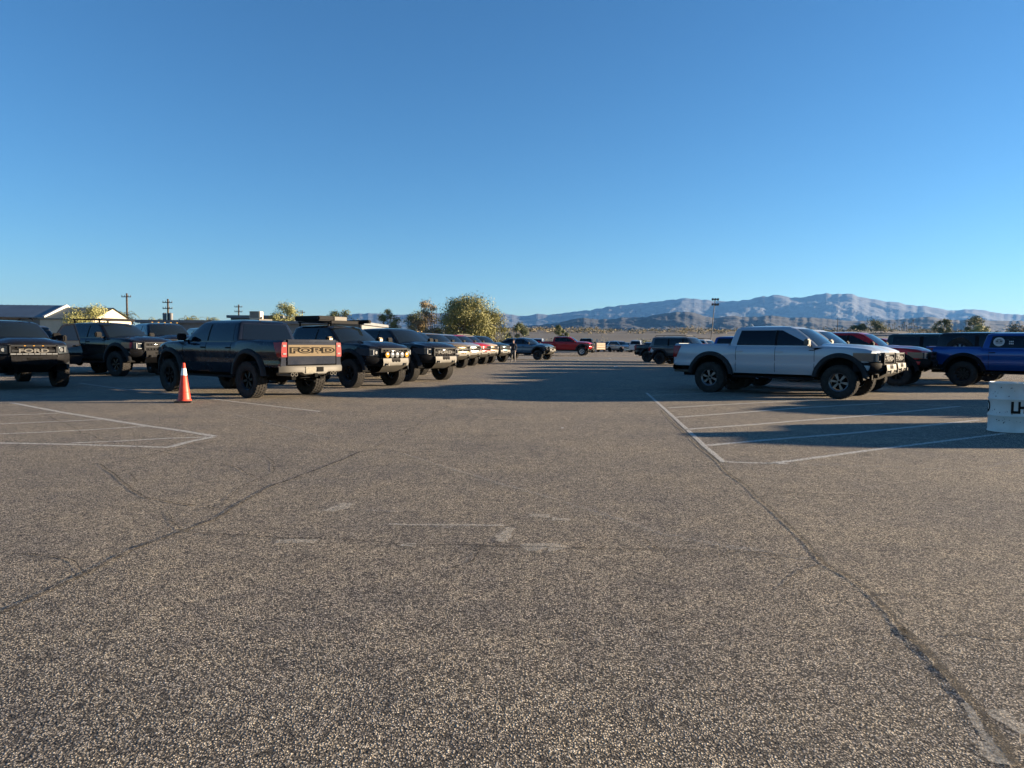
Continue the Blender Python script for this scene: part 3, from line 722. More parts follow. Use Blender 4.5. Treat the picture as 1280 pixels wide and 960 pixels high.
ribbons('painted_lines', [
    (.11, [(14, 503.5), (80, 516), (130, 524), (180, 532), (230, 539), (268, 545.5)]),
    (.10, [(268, 546), (238, 552), (212, 559)]),
    (.10, [(-60, 552.5), (0, 554), (80, 555.5), (150, 557.5), (212, 559.5)]),
    (.08, [(-60, 519.5), (0, 519), (40, 518), (76, 516.5)]), (.08, [(-60, 530.5), (0, 530), (60, 527.5), (128, 524.5)]),
    (.08, [(-60, 543), (0, 542.5), (50, 540.5), (110, 537.5), (184, 533)]), (.08, [(90, 554), (150, 551.5), (210, 548), (258, 546.5)]),
    (.09, [(100, 479), (150, 486), (200, 491), (250, 497), (300, 503), (400, 514.5)]),
    (.075, [(808, 491), (834, 514), (860, 538), (881, 558), (905, 578)]),
    (.12, [(836, 510), (900, 506), (990, 501.5), (1060, 498)]), (.12, [(842, 522), (930, 515.5), (1000, 510), (1104, 504)]),
    (.12, [(856, 537), (940, 531), (1000, 526), (1080, 520), (1200, 508)]), (.12, [(884, 557), (960, 550), (1060, 542), (1140, 534), (1225, 525)]),
    (.10, [(960, 580), (1000, 575), (1080, 564), (1160, 554), (1256, 542)]),
    (.08, [(815, 494.5), (900, 491), (960, 489)]), (.06, [(808, 489), (860, 489), (1010, 496), (1080, 501), (1200, 509)]),
    (.07, [(905, 577.5), (930, 578.5), (985, 580)])], .004, M_LINE, 0, 3)
ribbons('faded_lines', [
    (.09, [(985, 580), (1060, 582), (1150, 586), (1290, 589)]), (.08, [(1215, 588), (1262, 578), (1300, 571)]),
    (.07, [(500, 566), (560, 585), (620, 603), (700, 626), (760, 645), (830, 668), (900, 682), (960, 690), (1010, 700)]),
    (.07, [(250, 510), (310, 522), (360, 535), (410, 548)]),
    (.05, [(510, 657), (560, 658.5), (622, 657.5)]), (.06, [(450, 638), (505, 640)]),
    (.08, [(1036, 500), (980, 502)])], .005, M_LINE2, .01, 5)
ribbons('sandy_streaks', [
    (.16, [(412, 640), (424, 635), (434, 630)]), (.12, [(345, 678), (380, 676), (396, 677)]), (.15, [(662, 644), (688, 646)]), (.10, [(690, 649), (712, 650)]),
    (.14, [(655, 687), (688, 683), (700, 688)]), (.08, [(500, 683), (520, 682)]), (.10, [(638, 660), (626, 678)]), (.05, [(486, 656), (630, 658)]),
    (.03, [(1206, 880), (1230, 910), (1262, 950)]), (.10, [(1245, 888), (1268, 905), (1290, 915)]), (.08, [(1240, 930), (1262, 958)])], .006, M_SAND, .03, 7, .04)
ribbons('asphalt_cracks', [
    (.026, [(826, 513), (862, 548), (890, 572), (920, 598), (948, 622), (985, 655), (1010, 682), (1032, 706), (1060, 722), (1090, 745), (1112, 765), (1135, 793)]),
    (.045, [(1128, 785), (1150, 806), (1170, 826), (1200, 858), (1226, 890), (1250, 925), (1272, 955), (1290, 985)]),
    (.026, [(0, 768), (50, 745), (110, 715), (170, 685), (232, 663), (268, 650), (300, 628), (345, 606), (385, 592), (420, 578), (450, 565), (480, 562)]),
    (.017, [(225, 664), (290, 669), (350, 673), (410, 674), (470, 677), (520, 682), (600, 683), (680, 683.5), (760, 686), (860, 688), (940, 690), (1025, 700)]),
    (.020, [(125, 580), (150, 600), (165, 612), (180, 622), (200, 626), (240, 632), (275, 635)]),
    (.008, [(160, 592), (172, 602)])], .007, M_CRACK, .022, 11, .04)
ribbons('hairline_cracks', [
    (.014, [(480, 562), (520, 569), (560, 572)]), (.012, [(140, 580), (190, 568), (230, 560), (330, 567), (345, 580), (340, 592), (300, 610), (280, 632)]),
    (.010, [(950, 614), (1040, 619), (1130, 623), (1280, 628)]), (.02, [(1180, 795), (1210, 792), (1240, 797), (1290, 797)]), (.012, [(1150, 685), (1200, 690), (1280, 702)]),
    (.012, [(470, 560), (500, 545), (530, 525), (560, 508)]), (.012, [(660, 545), (720, 552), (780, 560)]), (.01, [(880, 560), (960, 566), (1050, 568)]),
    (.014, [(1028, 704), (1000, 715), (975, 735)]), (.014, [(1090, 745), (1120, 742), (1160, 748)]), (.014, [(948, 622), (985, 618), (1030, 622)]), (.012, [(600, 683), (590, 700), (560, 712)]), (.012, [(232, 663), (215, 650), (205, 640)]), (.013, [(110, 715), (90, 700), (60, 695), (20, 690)]),
    (.012, [(800, 675), (830, 690), (900, 692), (1000, 700)]), (.012, [(320, 596), (300, 585), (180, 560), (120, 548), (60, 520)])], .0075, M_CRACK2, .04, 13, .05)

# ------------------------------------------------------------------ mountains
def ridge(name, Y, depth, pts, m, seed, foot=408):
    b = MB(); x0, x1 = pts[0][0], pts[-1][0]; n = 1900; k = 64
    for i in range(n + 1):
        px = lerp(x0, x1, i / n); X = (px - 640) / FPX * Y; scl = depth * .42
        H = hz(px, interp(pts, px), Y)
        jag = .0
        for j in range(k + 1):
            t = j / k; y = Y - depth * (1 - t)
            rg = 0; amp = .5; fr = 1.0; xx = X * (y / Y)
            for oc in range(7):
                v = 1 - abs(noise.noise(Vector((xx / scl * fr, y / scl * fr, seed + oc * 7.3)))) * 2; rg += v * amp; amp *= .52; fr *= 2.05
            base = H * (t ** 1.1)
            h = base + H * .25 * (rg - .62) * math.sin(PI * min(t, .975)) ** .7 + H * .03 * noise.noise(Vector((X / (depth * .03), seed, 1))) * t
            b.v.append((X * (y / Y) * 1.0 + 0 * t, y, h))
        b.v.append((X * 1.1, Y + depth * .8, H * .55))
    k2 = k + 2
    for i in range(n):
        for j in range(k2 - 1): a = i * k2 + j; b.f.append((a, a + k2, a + k2 + 1, a + 1))
    o = link(name, b.mesh(name, merge=False, smooth=False), m); o['kind'] = 'structure'; return o
M_MTN = mat('haze blue far rock', (.038, .044, .052), .95, c2=(.058, .064, .074), vscale=.004)  # blue of the distance haze is put into the rock colour
M_MTN2 = mat('shade dark blue rock', (.013, .016, .021), .95, c2=(.018, .021, .026), vscale=.005)  # shaded side of the ridge and its haze blue are put into the colour
far_pts = [(-1400, 412), (-900, 404), (-600, 408), (-200, 409), (150, 407), (330, 403), (400, 399), (430, 393.5), (460, 391.5), (500, 394), (540, 391), (575, 394), (610, 393), (632, 392), (645, 394.5), (660, 394), (672, 391.5), (685, 393), (700, 391.5), (730, 388.5), (760, 384), (790, 380), (815, 377), (840, 374), (852, 374), (866, 373), (878, 374.5), (890, 376.5), (912, 377.5), (928, 375), (938, 374), (948, 371), (956, 371.5), (966, 369), (975, 371), (985, 373), (996, 372.5), (1010, 370), (1022, 368.5), (1035, 367), (1048, 368.5), (1062, 368), (1072, 371), (1090, 375), (1105, 378), (1120, 379), (1130, 381), (1150, 383), (1180, 388), (1190, 388), (1200, 386), (1210, 385.5), (1222, 386.5), (1240, 390), (1260, 392.5), (1285, 394), (1330, 399), (1400, 402), (1600, 408), (1900, 400), (2300, 404), (2700, 412)]
near_pts = [(-800, 412), (-300, 415), (560, 416), (620, 410), (650, 408), (680, 406), (700, 403), (715, 399), (728, 397), (742, 399), (760, 399), (775, 397), (790, 397), (805, 396.5), (825, 393), (840, 391), (858, 390), (868, 392), (880, 395.5), (890, 398), (902, 396.5), (915, 394.5), (935, 396), (950, 395), (962, 394), (975, 396), (990, 398), (1005, 396.5), (1030, 398), (1060, 401), (1090, 402), (1110, 400), (1130, 398.5), (1150, 396.5), (1160, 395.5), (1175, 398.5), (1190, 400), (1215, 399), (1240, 401), (1270, 401), (1320, 404), (1500, 409), (1800, 407), (2200, 411)]
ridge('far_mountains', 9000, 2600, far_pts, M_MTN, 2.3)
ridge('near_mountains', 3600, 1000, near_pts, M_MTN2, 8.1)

# ------------------------------------------------------------------ trees and plants
def leafmat(name, c, c2):
    m = mat(name, c, .7, c2=c2, vscale=.8)
    return m
M_MESQ = leafmat('mesquite leaves', (.125, .125, .035), (.20, .185, .045))
M_PALO = leafmat('palo verde leaves', (.17, .17, .055), (.30, .29, .10))
M_DARKL = leafmat('dark green leaves', (.055, .07, .022), (.12, .13, .035))
M_DRY = leafmat('dry brown leaves', (.17, .125, .06), (.31, .225, .11))
M_SCRUB = leafmat('desert scrub leaves', (.09, .08, .04), (.18, .15, .08))
M_STRAW = leafmat('straw coloured grass', (.22, .17, .085), (.34, .27, .15))
M_BARK = mat('bark', (.09, .07, .05), .9, var=.3, vscale=5)
M_PALM = leafmat('palm fronds', (.05, .06, .022), (.11, .11, .04))
def tree(name, label, cat, group, x, y, h, wd, m, seed, trunkh=.28, n=2600, leaf=.22, clumps=26, z=None, flat=.8, multi=4):
    rnd = random.Random(seed); z0 = (berm(x, y) if y > 128 else rise(y) - .02) if z is None else z
    e = empty(name, (x, y, z0)); tag(e, label, cat, group)
    tb = MB(); cl = []
    top = h * trunkh
    bases = []
    for i in range(multi):
        a = 2 * PI * i / multi + rnd.uniform(-.4, .4); r = wd * .05
        p0 = Vector((r * math.cos(a), r * math.sin(a), -.15)); p1 = Vector((wd * .12 * math.cos(a), wd * .12 * math.sin(a), top))
        tb.tube(p0, p1, h * .028, h * .02, 7); bases.append(p1)
    for i in range(clumps):
        a = rnd.uniform(0, 2 * PI); u = rnd.random() ** .45; zz = rnd.uniform(-.12, 1)
        env = math.sin(PI * max(.05, min(1, .28 + zz * .66))) ** .5
        p = Vector((math.cos(a) * u * wd * .42 * env, math.sin(a) * u * wd * .42 * env, lerp(h * trunkh * .7, h * .92, zz)))
        r = wd * rnd.uniform(.12, .22); cl.append((p, r))
        bq = min(bases, key=lambda q: (q - p).length); mid = bq.lerp(p, .5) + Vector((0, 0, -h * .03))
        tb.tube(bq, mid, h * .012, h * .008, 5); tb.tube(mid, p, h * .008, h * .003, 5)
    part_ = link('trunk', tb.mesh('trunk'), M_BARK, e)
    lb = MB()
    for i in range(int(n * 3.0)):
        c, r = rnd.choice(cl)
        d = Vector((rnd.gauss(0, 1), rnd.gauss(0, 1), rnd.gauss(0, 1))).normalized() * r * (rnd.random() ** .4) * rnd.uniform(.8, 1.35)
        d.z *= flat; p = c + d; s = leaf * rnd.uniform(.45, 1.1)
        dn = (d.normalized() + Vector((rnd.gauss(0, .45), rnd.gauss(0, .45), rnd.gauss(0, .45)))).normalized()
        u = dn.cross(Vector((rnd.gauss(0, 1), rnd.gauss(0, 1), rnd.gauss(0, 1)))).normalized(); vv = dn.cross(u).normalized() * .5
        lb.poly([p - u * s * .5, p + vv * s * .5, p + u * s * .5, p - vv * s * .5])
    link('crown', lb.mesh('crown', smooth=False, merge=False), m, e)
    return e
def palm(name, label, group, x, y, h, cr, seed, z=None, n=38, m=None):
    rnd = random.Random(seed); z0 = (berm(x, y) if y > 128 else rise(y)) if z is None else z
    e = empty(name, (x, y, z0)); tag(e, label, 'palm tree', group)
    tb = MB(); tb.tube((0, 0, -.1), (0, 0, h), .22, .16, 10); tb.lathe([(.17, h - .8), (.32, h - .3), (.2, h + .1)], 10, 'z')
    link('trunk', tb.mesh('trunk'), M_BARK, e)
    lb = MB()
    for i in range(n):
        a = rnd.uniform(0, 2 * PI); el = rnd.uniform(-.5, 1.25); L = cr * rnd.uniform(.8, 1.1); pts = []
        for j in range(7):
            t = j / 6; ee = el - t * t * 1.1
            pts.append(Vector((math.cos(a) * L * t * math.cos(el - t * .5), math.sin(a) * L * t * math.cos(el - t * .5), h + L * t * math.sin(ee * .9))))
        sd_ = Vector((-math.sin(a), math.cos(a), 0))
        for j in range(6):
            p, q = pts[j], pts[j + 1]
            for sg in (-1, 1):
                for kk in range(2):
                    r_ = p.lerp(q, kk / 2); tip = r_ + (q - p).normalized() * L * .10 + sd_ * sg * L * .16 * (1.1 - j / 7) + Vector((0, 0, -.05 * L))
                    lb.poly([r_, r_.lerp(q, .35), tip])
    link('crown', lb.mesh('crown', smooth=False, merge=False), m or M_PALM, e); return e
def bush(name, label, cat, group, x, y, h, wd, m, seed, n=500, leaf=.16, z=None):
    rnd = random.Random(seed); z0 = (berm(x, y) if y > 128 else rise(y)) if z is None else z
    lb = MB()
    cl = [(Vector((rnd.uniform(-.4, .4) * wd, rnd.uniform(-.3, .3) * wd, h * rnd.uniform(.15, .7))), wd * rnd.uniform(.12, .24)) for _ in range(9)]
    for c, r in cl: lb.tube((c.x * .2, c.y * .2, -.1), tuple(c), .03, .012, 5)
    for i in range(n):
        c, r = rnd.choice(cl); d = Vector((rnd.gauss(0, 1), rnd.gauss(0, 1), rnd.gauss(0, .8))).normalized() * r * rnd.random() ** .4
        p = c + d; p.z = max(.02, p.z); s = leaf * rnd.uniform(.5, 1.4)
        u = Vector((rnd.gauss(0, 1), rnd.gauss(0, 1), rnd.gauss(0, 1))).normalized(); vv = u.cross(Vector((rnd.gauss(0, 1), rnd.gauss(0, 1), rnd.gauss(0, 1)))).normalized() * .5
        lb.poly([p - u * s * .5, p + vv * s * .5, p + u * s * .5, p - vv * s * .5])
    o = link(name, lb.mesh(name, smooth=False, merge=False), m, None, (x, y, z0)); tag(o, label, cat, group); return o
def hh(px, py, Y, z0): return hz(px, py, Y) - z0
T = 'trees behind the left row'
tree('mesquite_tree', 'broadest and tallest yellow green tree behind the left row of pickups', 'tree', T, at(582, 112), 112, hh(582, 371, 112, .25), 9.6, M_MESQ, 3, .16, 11000, .30, 60)
tree('mesquite_tree', 'low yellow green tree leaning against the right side of the broadest tree', 'tree', T, at(611, 116), 116, hh(608, 387, 116, .25), 6.6, M_MESQ, 4, .1, 3500, .26, 26)
tree('mesquite_tree', 'dry brown topped tree just left of the broadest tree', 'tree', T, at(531, 115), 115, hh(531, 375, 115, .25), 6.0, M_DRY, 5, .2, 4200, .27, 30)
tree('mesquite_tree', 'dark green tree tucked against the left of the dry brown tree', 'tree', T, at(519, 118), 118, hh(516, 389, 118, .25), 4.8, M_DARKL, 6, .15, 2600, .26, 20)
tree('mesquite_tree', 'small olive tree standing alone above the black pickup with the large grille', 'tree', T, at(486, 113), 113, hh(486, 385, 113, .25), 4.4, M_MESQ, 7, .15, 2600, .25, 22)
tree('mesquite_tree', 'rounded dark green tree above the pickup with the roof rack', 'tree', T, at(427, 105), 105, hh(427, 388, 105, .25), 5.8, M_DARKL, 8, .15, 3200, .26, 24)
tree('palo_verde_tree', 'feathery pale green tree beside the rooftop cooler box', 'tree', T, at(352, 96), 96, hh(352, 378, 96, .25), 6.2, M_PALO, 9, .1, 4200, .24, 30)
tree('palo_verde_tree', 'feathery yellow green tree in front of the large shed roof', 'tree', T, at(112, 62), 62, hh(112, 379, 62, .0), 4.4, M_PALO, 10, .1, 4200, .16, 30)
tree('palo_verde_tree', 'low dark olive tree left of the two small bushes by the blue grey pickup', 'tree', T, at(645, 150), 150, hh(645, 402, 150, .8), 5.0, M_DARKL, 11, .15, 2200, .3, 16)
tree('mesquite_tree', 'lone olive tree in the scrub above the red pickup', 'tree', 'trees along the desert edge', at(700, 165), 165, hh(700, 402, 165, 1.2), 4.0, M_DARKL, 12, .1, 1800, .3, 16)
for i, (px, py, Y, wd, mm, lb_) in enumerate([
    (1090, 402, 230, 9, M_DARKL, 'low dark tree in the scrub left of the far palm grove'), (1072, 405, 232, 5, M_DARKL, 'smallest dark tree left of the far palm grove'),
    (1175, 398, 210, 6, M_DARKL, 'narrow dark tree on the desert edge right of the far palm grove'), (1217, 396, 205, 7.5, M_DARKL, 'wide dark tree on the desert edge above the blue pickup bed'),
    (1222, 407, 190, 6, M_PALO, 'pale feathery tree below the wide dark tree'), (1260, 404, 150, 8, M_SCRUB, 'brown bushy tree above the roof of the blue pickup'),
    (1287, 400, 150, 7, M_DRY, 'rust coloured tree at the right edge of the photo')]):
    z0 = berm(at(px, Y), Y); tree('desert_tree', lb_, 'tree', 'trees along the desert edge', at(px, Y), Y, hh(px, py, Y, z0), wd, mm, 40 + i, .2, 1500, .38, 16)
palm('fan_palm', 'nearest palm with a spiky crown beside the tall utility pole', 'palms behind the sheds', at(158, 88), 88, hh(158, 398, 88, 0), 1.9, 1)
for i, (px, py, lb_) in enumerate([(196, 402, 'leftmost low palm above the long grey roof'), (236, 399, 'bushy palm in the middle above the long grey roof'), (262, 401, 'rightmost low palm above the long grey roof')]):
    palm('date_palm', lb_, 'palms behind the sheds', at(px, 120), 120, hh(px, py, 120, .2) - .4, 2.6, 20 + i, m=M_MESQ)
for i, (px, w_, lb_) in enumerate([(246, 3.5, 'olive hedge bush between the palms above the grey roof'), (274, 4.2, 'round olive bush right of the palms'), (209, 3, 'small olive bush beside the second utility pole')]):
    tree('roadside_tree', lb_, 'tree', T, at(px, 118), 118, hh(px, 397.5, 118, .2), w_, M_MESQ, 60 + i, .3, 1200, .25, 12)
# palm grove far beyond the desert edge: tall thin washingtonias
rnd = random.Random(5)
for i in range(16):
    px = [1106, 1109, 1114, 1116, 1122, 1126, 1128, 1131, 1134, 1137, 1139, 1141, 1144, 1119, 1125, 1148][i]; py = [407, 405, 406, 404, 408, 406, 403, 407, 405, 404, 400, 407, 408, 410, 409, 409][i]
    Y = 620 + rnd.uniform(-30, 30); x = at(px, Y)
    palm('tall_palm', 'tall thin palm of the distant grove above the white pickup noses', 'palms in the distant grove', x, Y, hz(px, py, Y) - berm(x, Y), 2.0, 100 + i, n=20)
# scrub on the top of the slope and at its foot
bb = MB(); rnd = random.Random(77)
def scrub(b, x, y, z0, w_, h_, n, s_, rnd):
    for i in range(n):
        a = rnd.uniform(0, 2 * PI); r_ = rnd.random() ** .5
        p = Vector((x + math.cos(a) * r_ * w_ / 2, y + math.sin(a) * r_ * w_ / 2, z0 + h_ * rnd.random() ** .7 * (1 - r_ * r_ * .6)))
        u = Vector((rnd.gauss(0, 1), rnd.gauss(0, 1), rnd.gauss(0, 1))).normalized() * s_ * rnd.uniform(.5, 1.2); v_ = u.cross(Vector((rnd.gauss(0, 1), rnd.gauss(0, 1), rnd.gauss(0, 1)))).normalized() * s_ * .5
        b.poly([p - u, p + v_, p + u, p - v_])
for i in range(520):
    Y = rnd.uniform(205, 262); px = rnd.uniform(590, 1330)
    if 750 < px < 850 and rnd.random() < .45: continue
    x = at(px, Y); scrub(bb, x, Y, berm(x, Y) - .1, rnd.uniform(1.2, 3.6), rnd.uniform(.5, 1.7), 34, .22, rnd)
o = link('scrub_on_slope', bb.mesh('scrub_on_slope', smooth=False, merge=False), M_SCRUB); tag(o, 'olive and brown scrub covering the top of the desert slope', 'scrub', None, 'stuff')
bb = MB()
for i in range(230):
    Y = rnd.uniform(200, 240); px = rnd.choice([rnd.uniform(640, 760), rnd.uniform(845, 1000), rnd.uniform(640, 1280), rnd.uniform(1060, 1280)])
    x = at(px, Y); scrub(bb, x, Y, berm(x, Y) - .1, rnd.uniform(1.2, 3.0), rnd.uniform(.5, 1.5), 30, .20, rnd)
o = link('dry_grass', bb.mesh('dry_grass', smooth=False, merge=False), M_STRAW); tag(o, 'straw coloured dry grass tufts on the crest of the slope', 'dry grass', None, 'stuff')
for i, (px, Y, w_, h_, mm, lb_) in enumerate([
    (845, 215, 5, 1.8, M_STRAW, 'bright straw coloured bush on the crest left of the light pole'), (866, 216, 7, 2.0, M_STRAW, 'wider straw coloured bush on the crest touching the light pole'),
    (825, 170, 6, 1.3, M_SCRUB, 'olive bush halfway down the slope above the grey pickup'), (806, 165, 5, 1.2, M_DARKL, 'dark bush halfway down the slope above the white crossover'),
    (660, 128, 5, 2.6, M_PALO, 'yellow green bush above the blue grey pickup'), (674, 131, 6, 2.2, M_SCRUB, 'brown green bush left of the red pickup roof'),
    (632, 124, 5, 2.8, M_MESQ, 'low bush behind the standing person'), (745, 150, 9, 1.9, M_SCRUB, 'long scrub clump above the tan trailer'),
    (1120, 160, 9, 2.2, M_DRY, 'rusty brown bush behind the second red pickup'), (1105, 150, 6, 1.8, M_SCRUB, 'grey brown bush beside the rusty brown bush')]):
    x = at(px, Y); bush('desert_bush', lb_, 'bush', 'bushes on the desert slope', x, Y, h_, w_, mm, 300 + i, 420, .26)

# ------------------------------------------------------------------ buildings, poles
M_ROOFM = mat('blue grey metal roof', (.10, .125, .15), .45, .3, var=.12, vscale=.6)
M_WALLB = mat('beige stucco', (.46, .40, .31), .85, var=.06, vscale=2)
M_FASC = mat('white fascia', (.46, .46, .44), .5)
M_WALLG = mat('grey block wall', (.17, .175, .18), .85, var=.12, vscale=2)
M_WALLW = mat('pale grey wall', (.30, .31, .31), .8, var=.1, vscale=1)
M_WOODP = mat('weathered pole wood', (.055, .042, .032), .9, var=.3, vscale=6)
def shed(name, label, x0, x1, y0, y1, he, hr, roofm, wallm, fascia=True, ov=.45):
    e = empty(name, ((x0 + x1) / 2, y0, 0)); tag(e, label, 'building'); cx = (x0 + x1) / 2; d = y1 - y0; hw = (x1 - x0) / 2
    b = MB(); b.bbox(-hw, hw, 0, d, -.1, he)
    for s in (-1, 1): b.poly([(s * hw, 0, he), (s * hw, d, he), (s * hw, d / 2, hr)])
    link('wall', b.mesh('wall', smooth=False), wallm, e)
    b = MB()
    for s in (0, 1):
        ya, yb = (-ov, d / 2) if s == 0 else (d + ov, d / 2); sl = (hr - he) / (d / 2); za = he - ov * sl
        for k in range(int(hw * 2 / .6)):                                   # standing seams
            xx = -hw - ov + .6 * k; yy0, yy1 = min(ya, yb), max(ya, yb)
            b.poly([(xx, ya, za + .16), (xx + .04, ya, za + .16), (xx + .04, yb, hr + .16), (xx, yb, hr + .16)])
        b.poly([(-hw - ov, ya, za + .12), (hw + ov, ya, za + .12), (hw + ov, yb, hr + .12), (-hw - ov, yb, hr + .12)])
        b.poly([(-hw - ov, ya, za), (hw + ov, ya, za), (hw + ov, yb, hr), (-hw - ov, yb, hr)])
        b.poly([(-hw - ov, ya, za), (hw + ov, ya, za), (hw + ov, ya, za + .12), (-hw - ov, ya, za + .12)])
    link('roof', b.mesh('roof', smooth=False), roofm, e)
    if fascia:
        b = MB()
        for ya, yb in ((-ov, d / 2), (d + ov, d / 2)):
            za = he - ov * (hr - he) / (d / 2)
            b.poly([(hw + ov + .02, ya, za - .15), (hw + ov + .02, yb, hr - .15), (hw + ov + .02, yb, hr + .2), (hw + ov + .02, ya, za + .2)])
            b.poly([(hw + ov + .02, ya, za + .2), (hw + ov + .02, yb, hr + .2), (hw + ov - .2, yb, hr + .2), (hw + ov - .2, ya, za + .2)])
        link('fascia', b.mesh('fascia', smooth=False), M_FASC, e)
    return e
# front shed: right gable rake runs up to a ridge; the hall behind it carries on with a lit gable end
shed('metal_shed', 'large blue grey metal shed with a white edged gable at the far left', -80, at(85, 73) - .45, 69.9, 76.1, hz(60, 396, 69.9), hz(85, 382, 73) - .12, M_ROOFM, M_WALLG)
shed('gabled_hall', 'hall with a sunlit beige gable end behind the feathery tree', at(85, 73) - .40, at(147, 73) - .45, 69.4, 76.6, hz(60, 396, 69.9) - .25, hz(147, 384, 73) - .2, mat('green grey roof', (.10, .12, .11), .6), M_WALLB, False, .12)
def flatb(name, label, px0, px1, Y, d, py, wallm, roofm, parts=None):
    x0, x1 = at(px0, Y), at(px1, Y); h = hz((px0 + px1) / 2, py, Y); e = empty(name, ((x0 + x1) / 2, Y, 0)); tag(e, label, 'building'); hw = (x1 - x0) / 2
    b = MB(); b.bbox(-hw, hw, 0, d, -.1, h - .35); link('wall', b.mesh('wall', smooth=False), wallm, e)
    b = MB(); b.bbox(-hw - .4, hw + .4, -.5, d + .4, h - .36, h); link('roof', b.mesh('roof', .03, smooth=False), roofm, e)
    b = MB(); n = int(hw * 2 / 5)
    for i in range(n):
        xx = -hw + 2.5 + i * 5; b = MB(); b.bbox(xx - .7, xx + .7, -.02, .05, .9, 2.1); link('window', b.mesh('window', smooth=False), M_GLASS, e)
    return e, h
M_ROOFG = mat('grey shingle roof', (.15, .16, .17), .85, var=.1, vscale=1)
flatb('long_building', 'long low building with a flat grey roof behind the black pickups', 176, 452, 86, 16, 401, M_WALLG, M_ROOFG)
e2, h2 = flatb('roof_annex', 'raised grey block on top of the long low building', 289, 352, 95, 6, 394.5, M_WALLG, M_ROOFG)
x_ = at(321, 92); z_ = hz(321, 398, 92)
b = MB(); b.bbox(-.68, .68, -.6, .6, -.3, hz(321, 389.5, 92) - z_); e = empty('rooftop_cooler', (x_, 92, z_)); tag(e, 'boxy pale rooftop cooler with a dark louvred side', 'air conditioner')
link('casing', b.mesh('casing', .02), M_WALLB, e)
b = MB(); hq = hz(321, 389.5, 92) - z_
for i in range(7): b.box((-.06, -.62, .08 + i * (hq - .16) / 6), (1.05, .03, .07), Matrix.Rotation(.4, 3, 'X'))
link('louvre', b.mesh('louvre'), M_ROOFM, e)
def upole(label, px, py, Y, arms, tr=False):
    x = at(px, Y); h = hz(px, py, Y); e = empty('utility_pole', (x, Y, 0)); tag(e, label, 'utility pole', 'utility poles behind the sheds')
    b = MB(); b.tube((0, 0, -.2), (0, 0, h), .17, .11, 10); link('pole', b.mesh('pole'), M_WOODP, e)
    for a in arms: 
        b = MB(); b.box((0, -.12, h - a), (1.3, .09, .10)); link('crossarm', b.mesh('crossarm'), M_WOODP, e)
        for xx in (-.6, -.25, .25, .6):
            b = MB(); b.lathe([(.03, h - a + .06), (.06, h - a + .12), (.03, h - a + .24), (0, h - a + .26)], 8, 'z', (xx, -.12, 0)); link('insulator', b.mesh('insulator'), M_STEEL, e)
    if tr:
        for s in (-1, 1):
            b = MB(); b.lathe([(0, h - 2.9), (.24, h - 2.9), (.26, h - 1.95), (.1, h - 1.85), (0, h - 1.85)], 14, 'z', (s * .42, -.1, 0)); link('transformer', b.mesh('transformer'), M_WALLG, e)
upole('tallest bare utility pole behind the fan palm', 160, 367, 98, [.5])
upole('utility pole with paired transformers above the long grey roof', 211, 374, 96, [.5, 1.3], True)
upole('utility pole with transformers left of the rooftop cooler', 299, 381, 118, [.4, 1.2], True)
upole('smallest utility pole just above the rooftop box of the racked pickup', 378, 388, 150, [.5])
for px, py, Y, lb_ in ((1045, 397, 190, 'thin bare pole on the desert edge above the white pickup windscreen'),):
    x = at(px, Y); z0 = berm(x, Y); b = MB(); b.tube((0, 0, -.3), (0, 0, hz(px, py, Y) - z0), .10, .06, 8); b.box((0, 0, hz(px, py, Y) - z0 - .5), (1.1, .08, .08))
    o = link('desert_pole', b.mesh('desert_pole'), M_WOODP, None, (x, Y, z0)); tag(o, lb_, 'pole')
# leaning floodlight mast
Y = 128; xb, xt_ = at(886.5, Y), at(891.5, Y); hz_ = hz(891, 377, Y)
e = empty('floodlight_mast', (xb, Y, rise(Y))); tag(e, 'leaning floodlight mast with two rows of lamps behind the white pickup', 'light pole')
b = MB(); b.tube((0, 0, -.3), (xt_ - xb, 0, hz_), .10, .06, 10); link('pole', b.mesh('pole'), mat('dark galvanised steel', (.06, .06, .065), .6, .4), e)
for row, (dz, xs_) in enumerate(((0.05, (-.46, 0, .46)), (-.85, (-.46, .06, .48)))):
    b = MB(); b.box((xt_ - xb, -.06, hz_ + dz), (1.2, .07, .07)); link('crossarm', b.mesh('crossarm'), M_CHASSIS, e)
    for xx in xs_:
        b = MB(); m3 = Matrix.Rotation(R(35), 3, 'X'); b.box((xt_ - xb + xx, -.22, hz_ + dz), (.36, .2, .40), m3)
        f = link('floodlight', b.mesh('floodlight', .03), M_TRIM, e)
        b = MB(); b.box((xt_ - xb + xx, -.325, hz_ + dz - .075), (.30, .02, .32), m3); link('lamp_lens', b.mesh('lamp_lens'), M_LAMP, f)
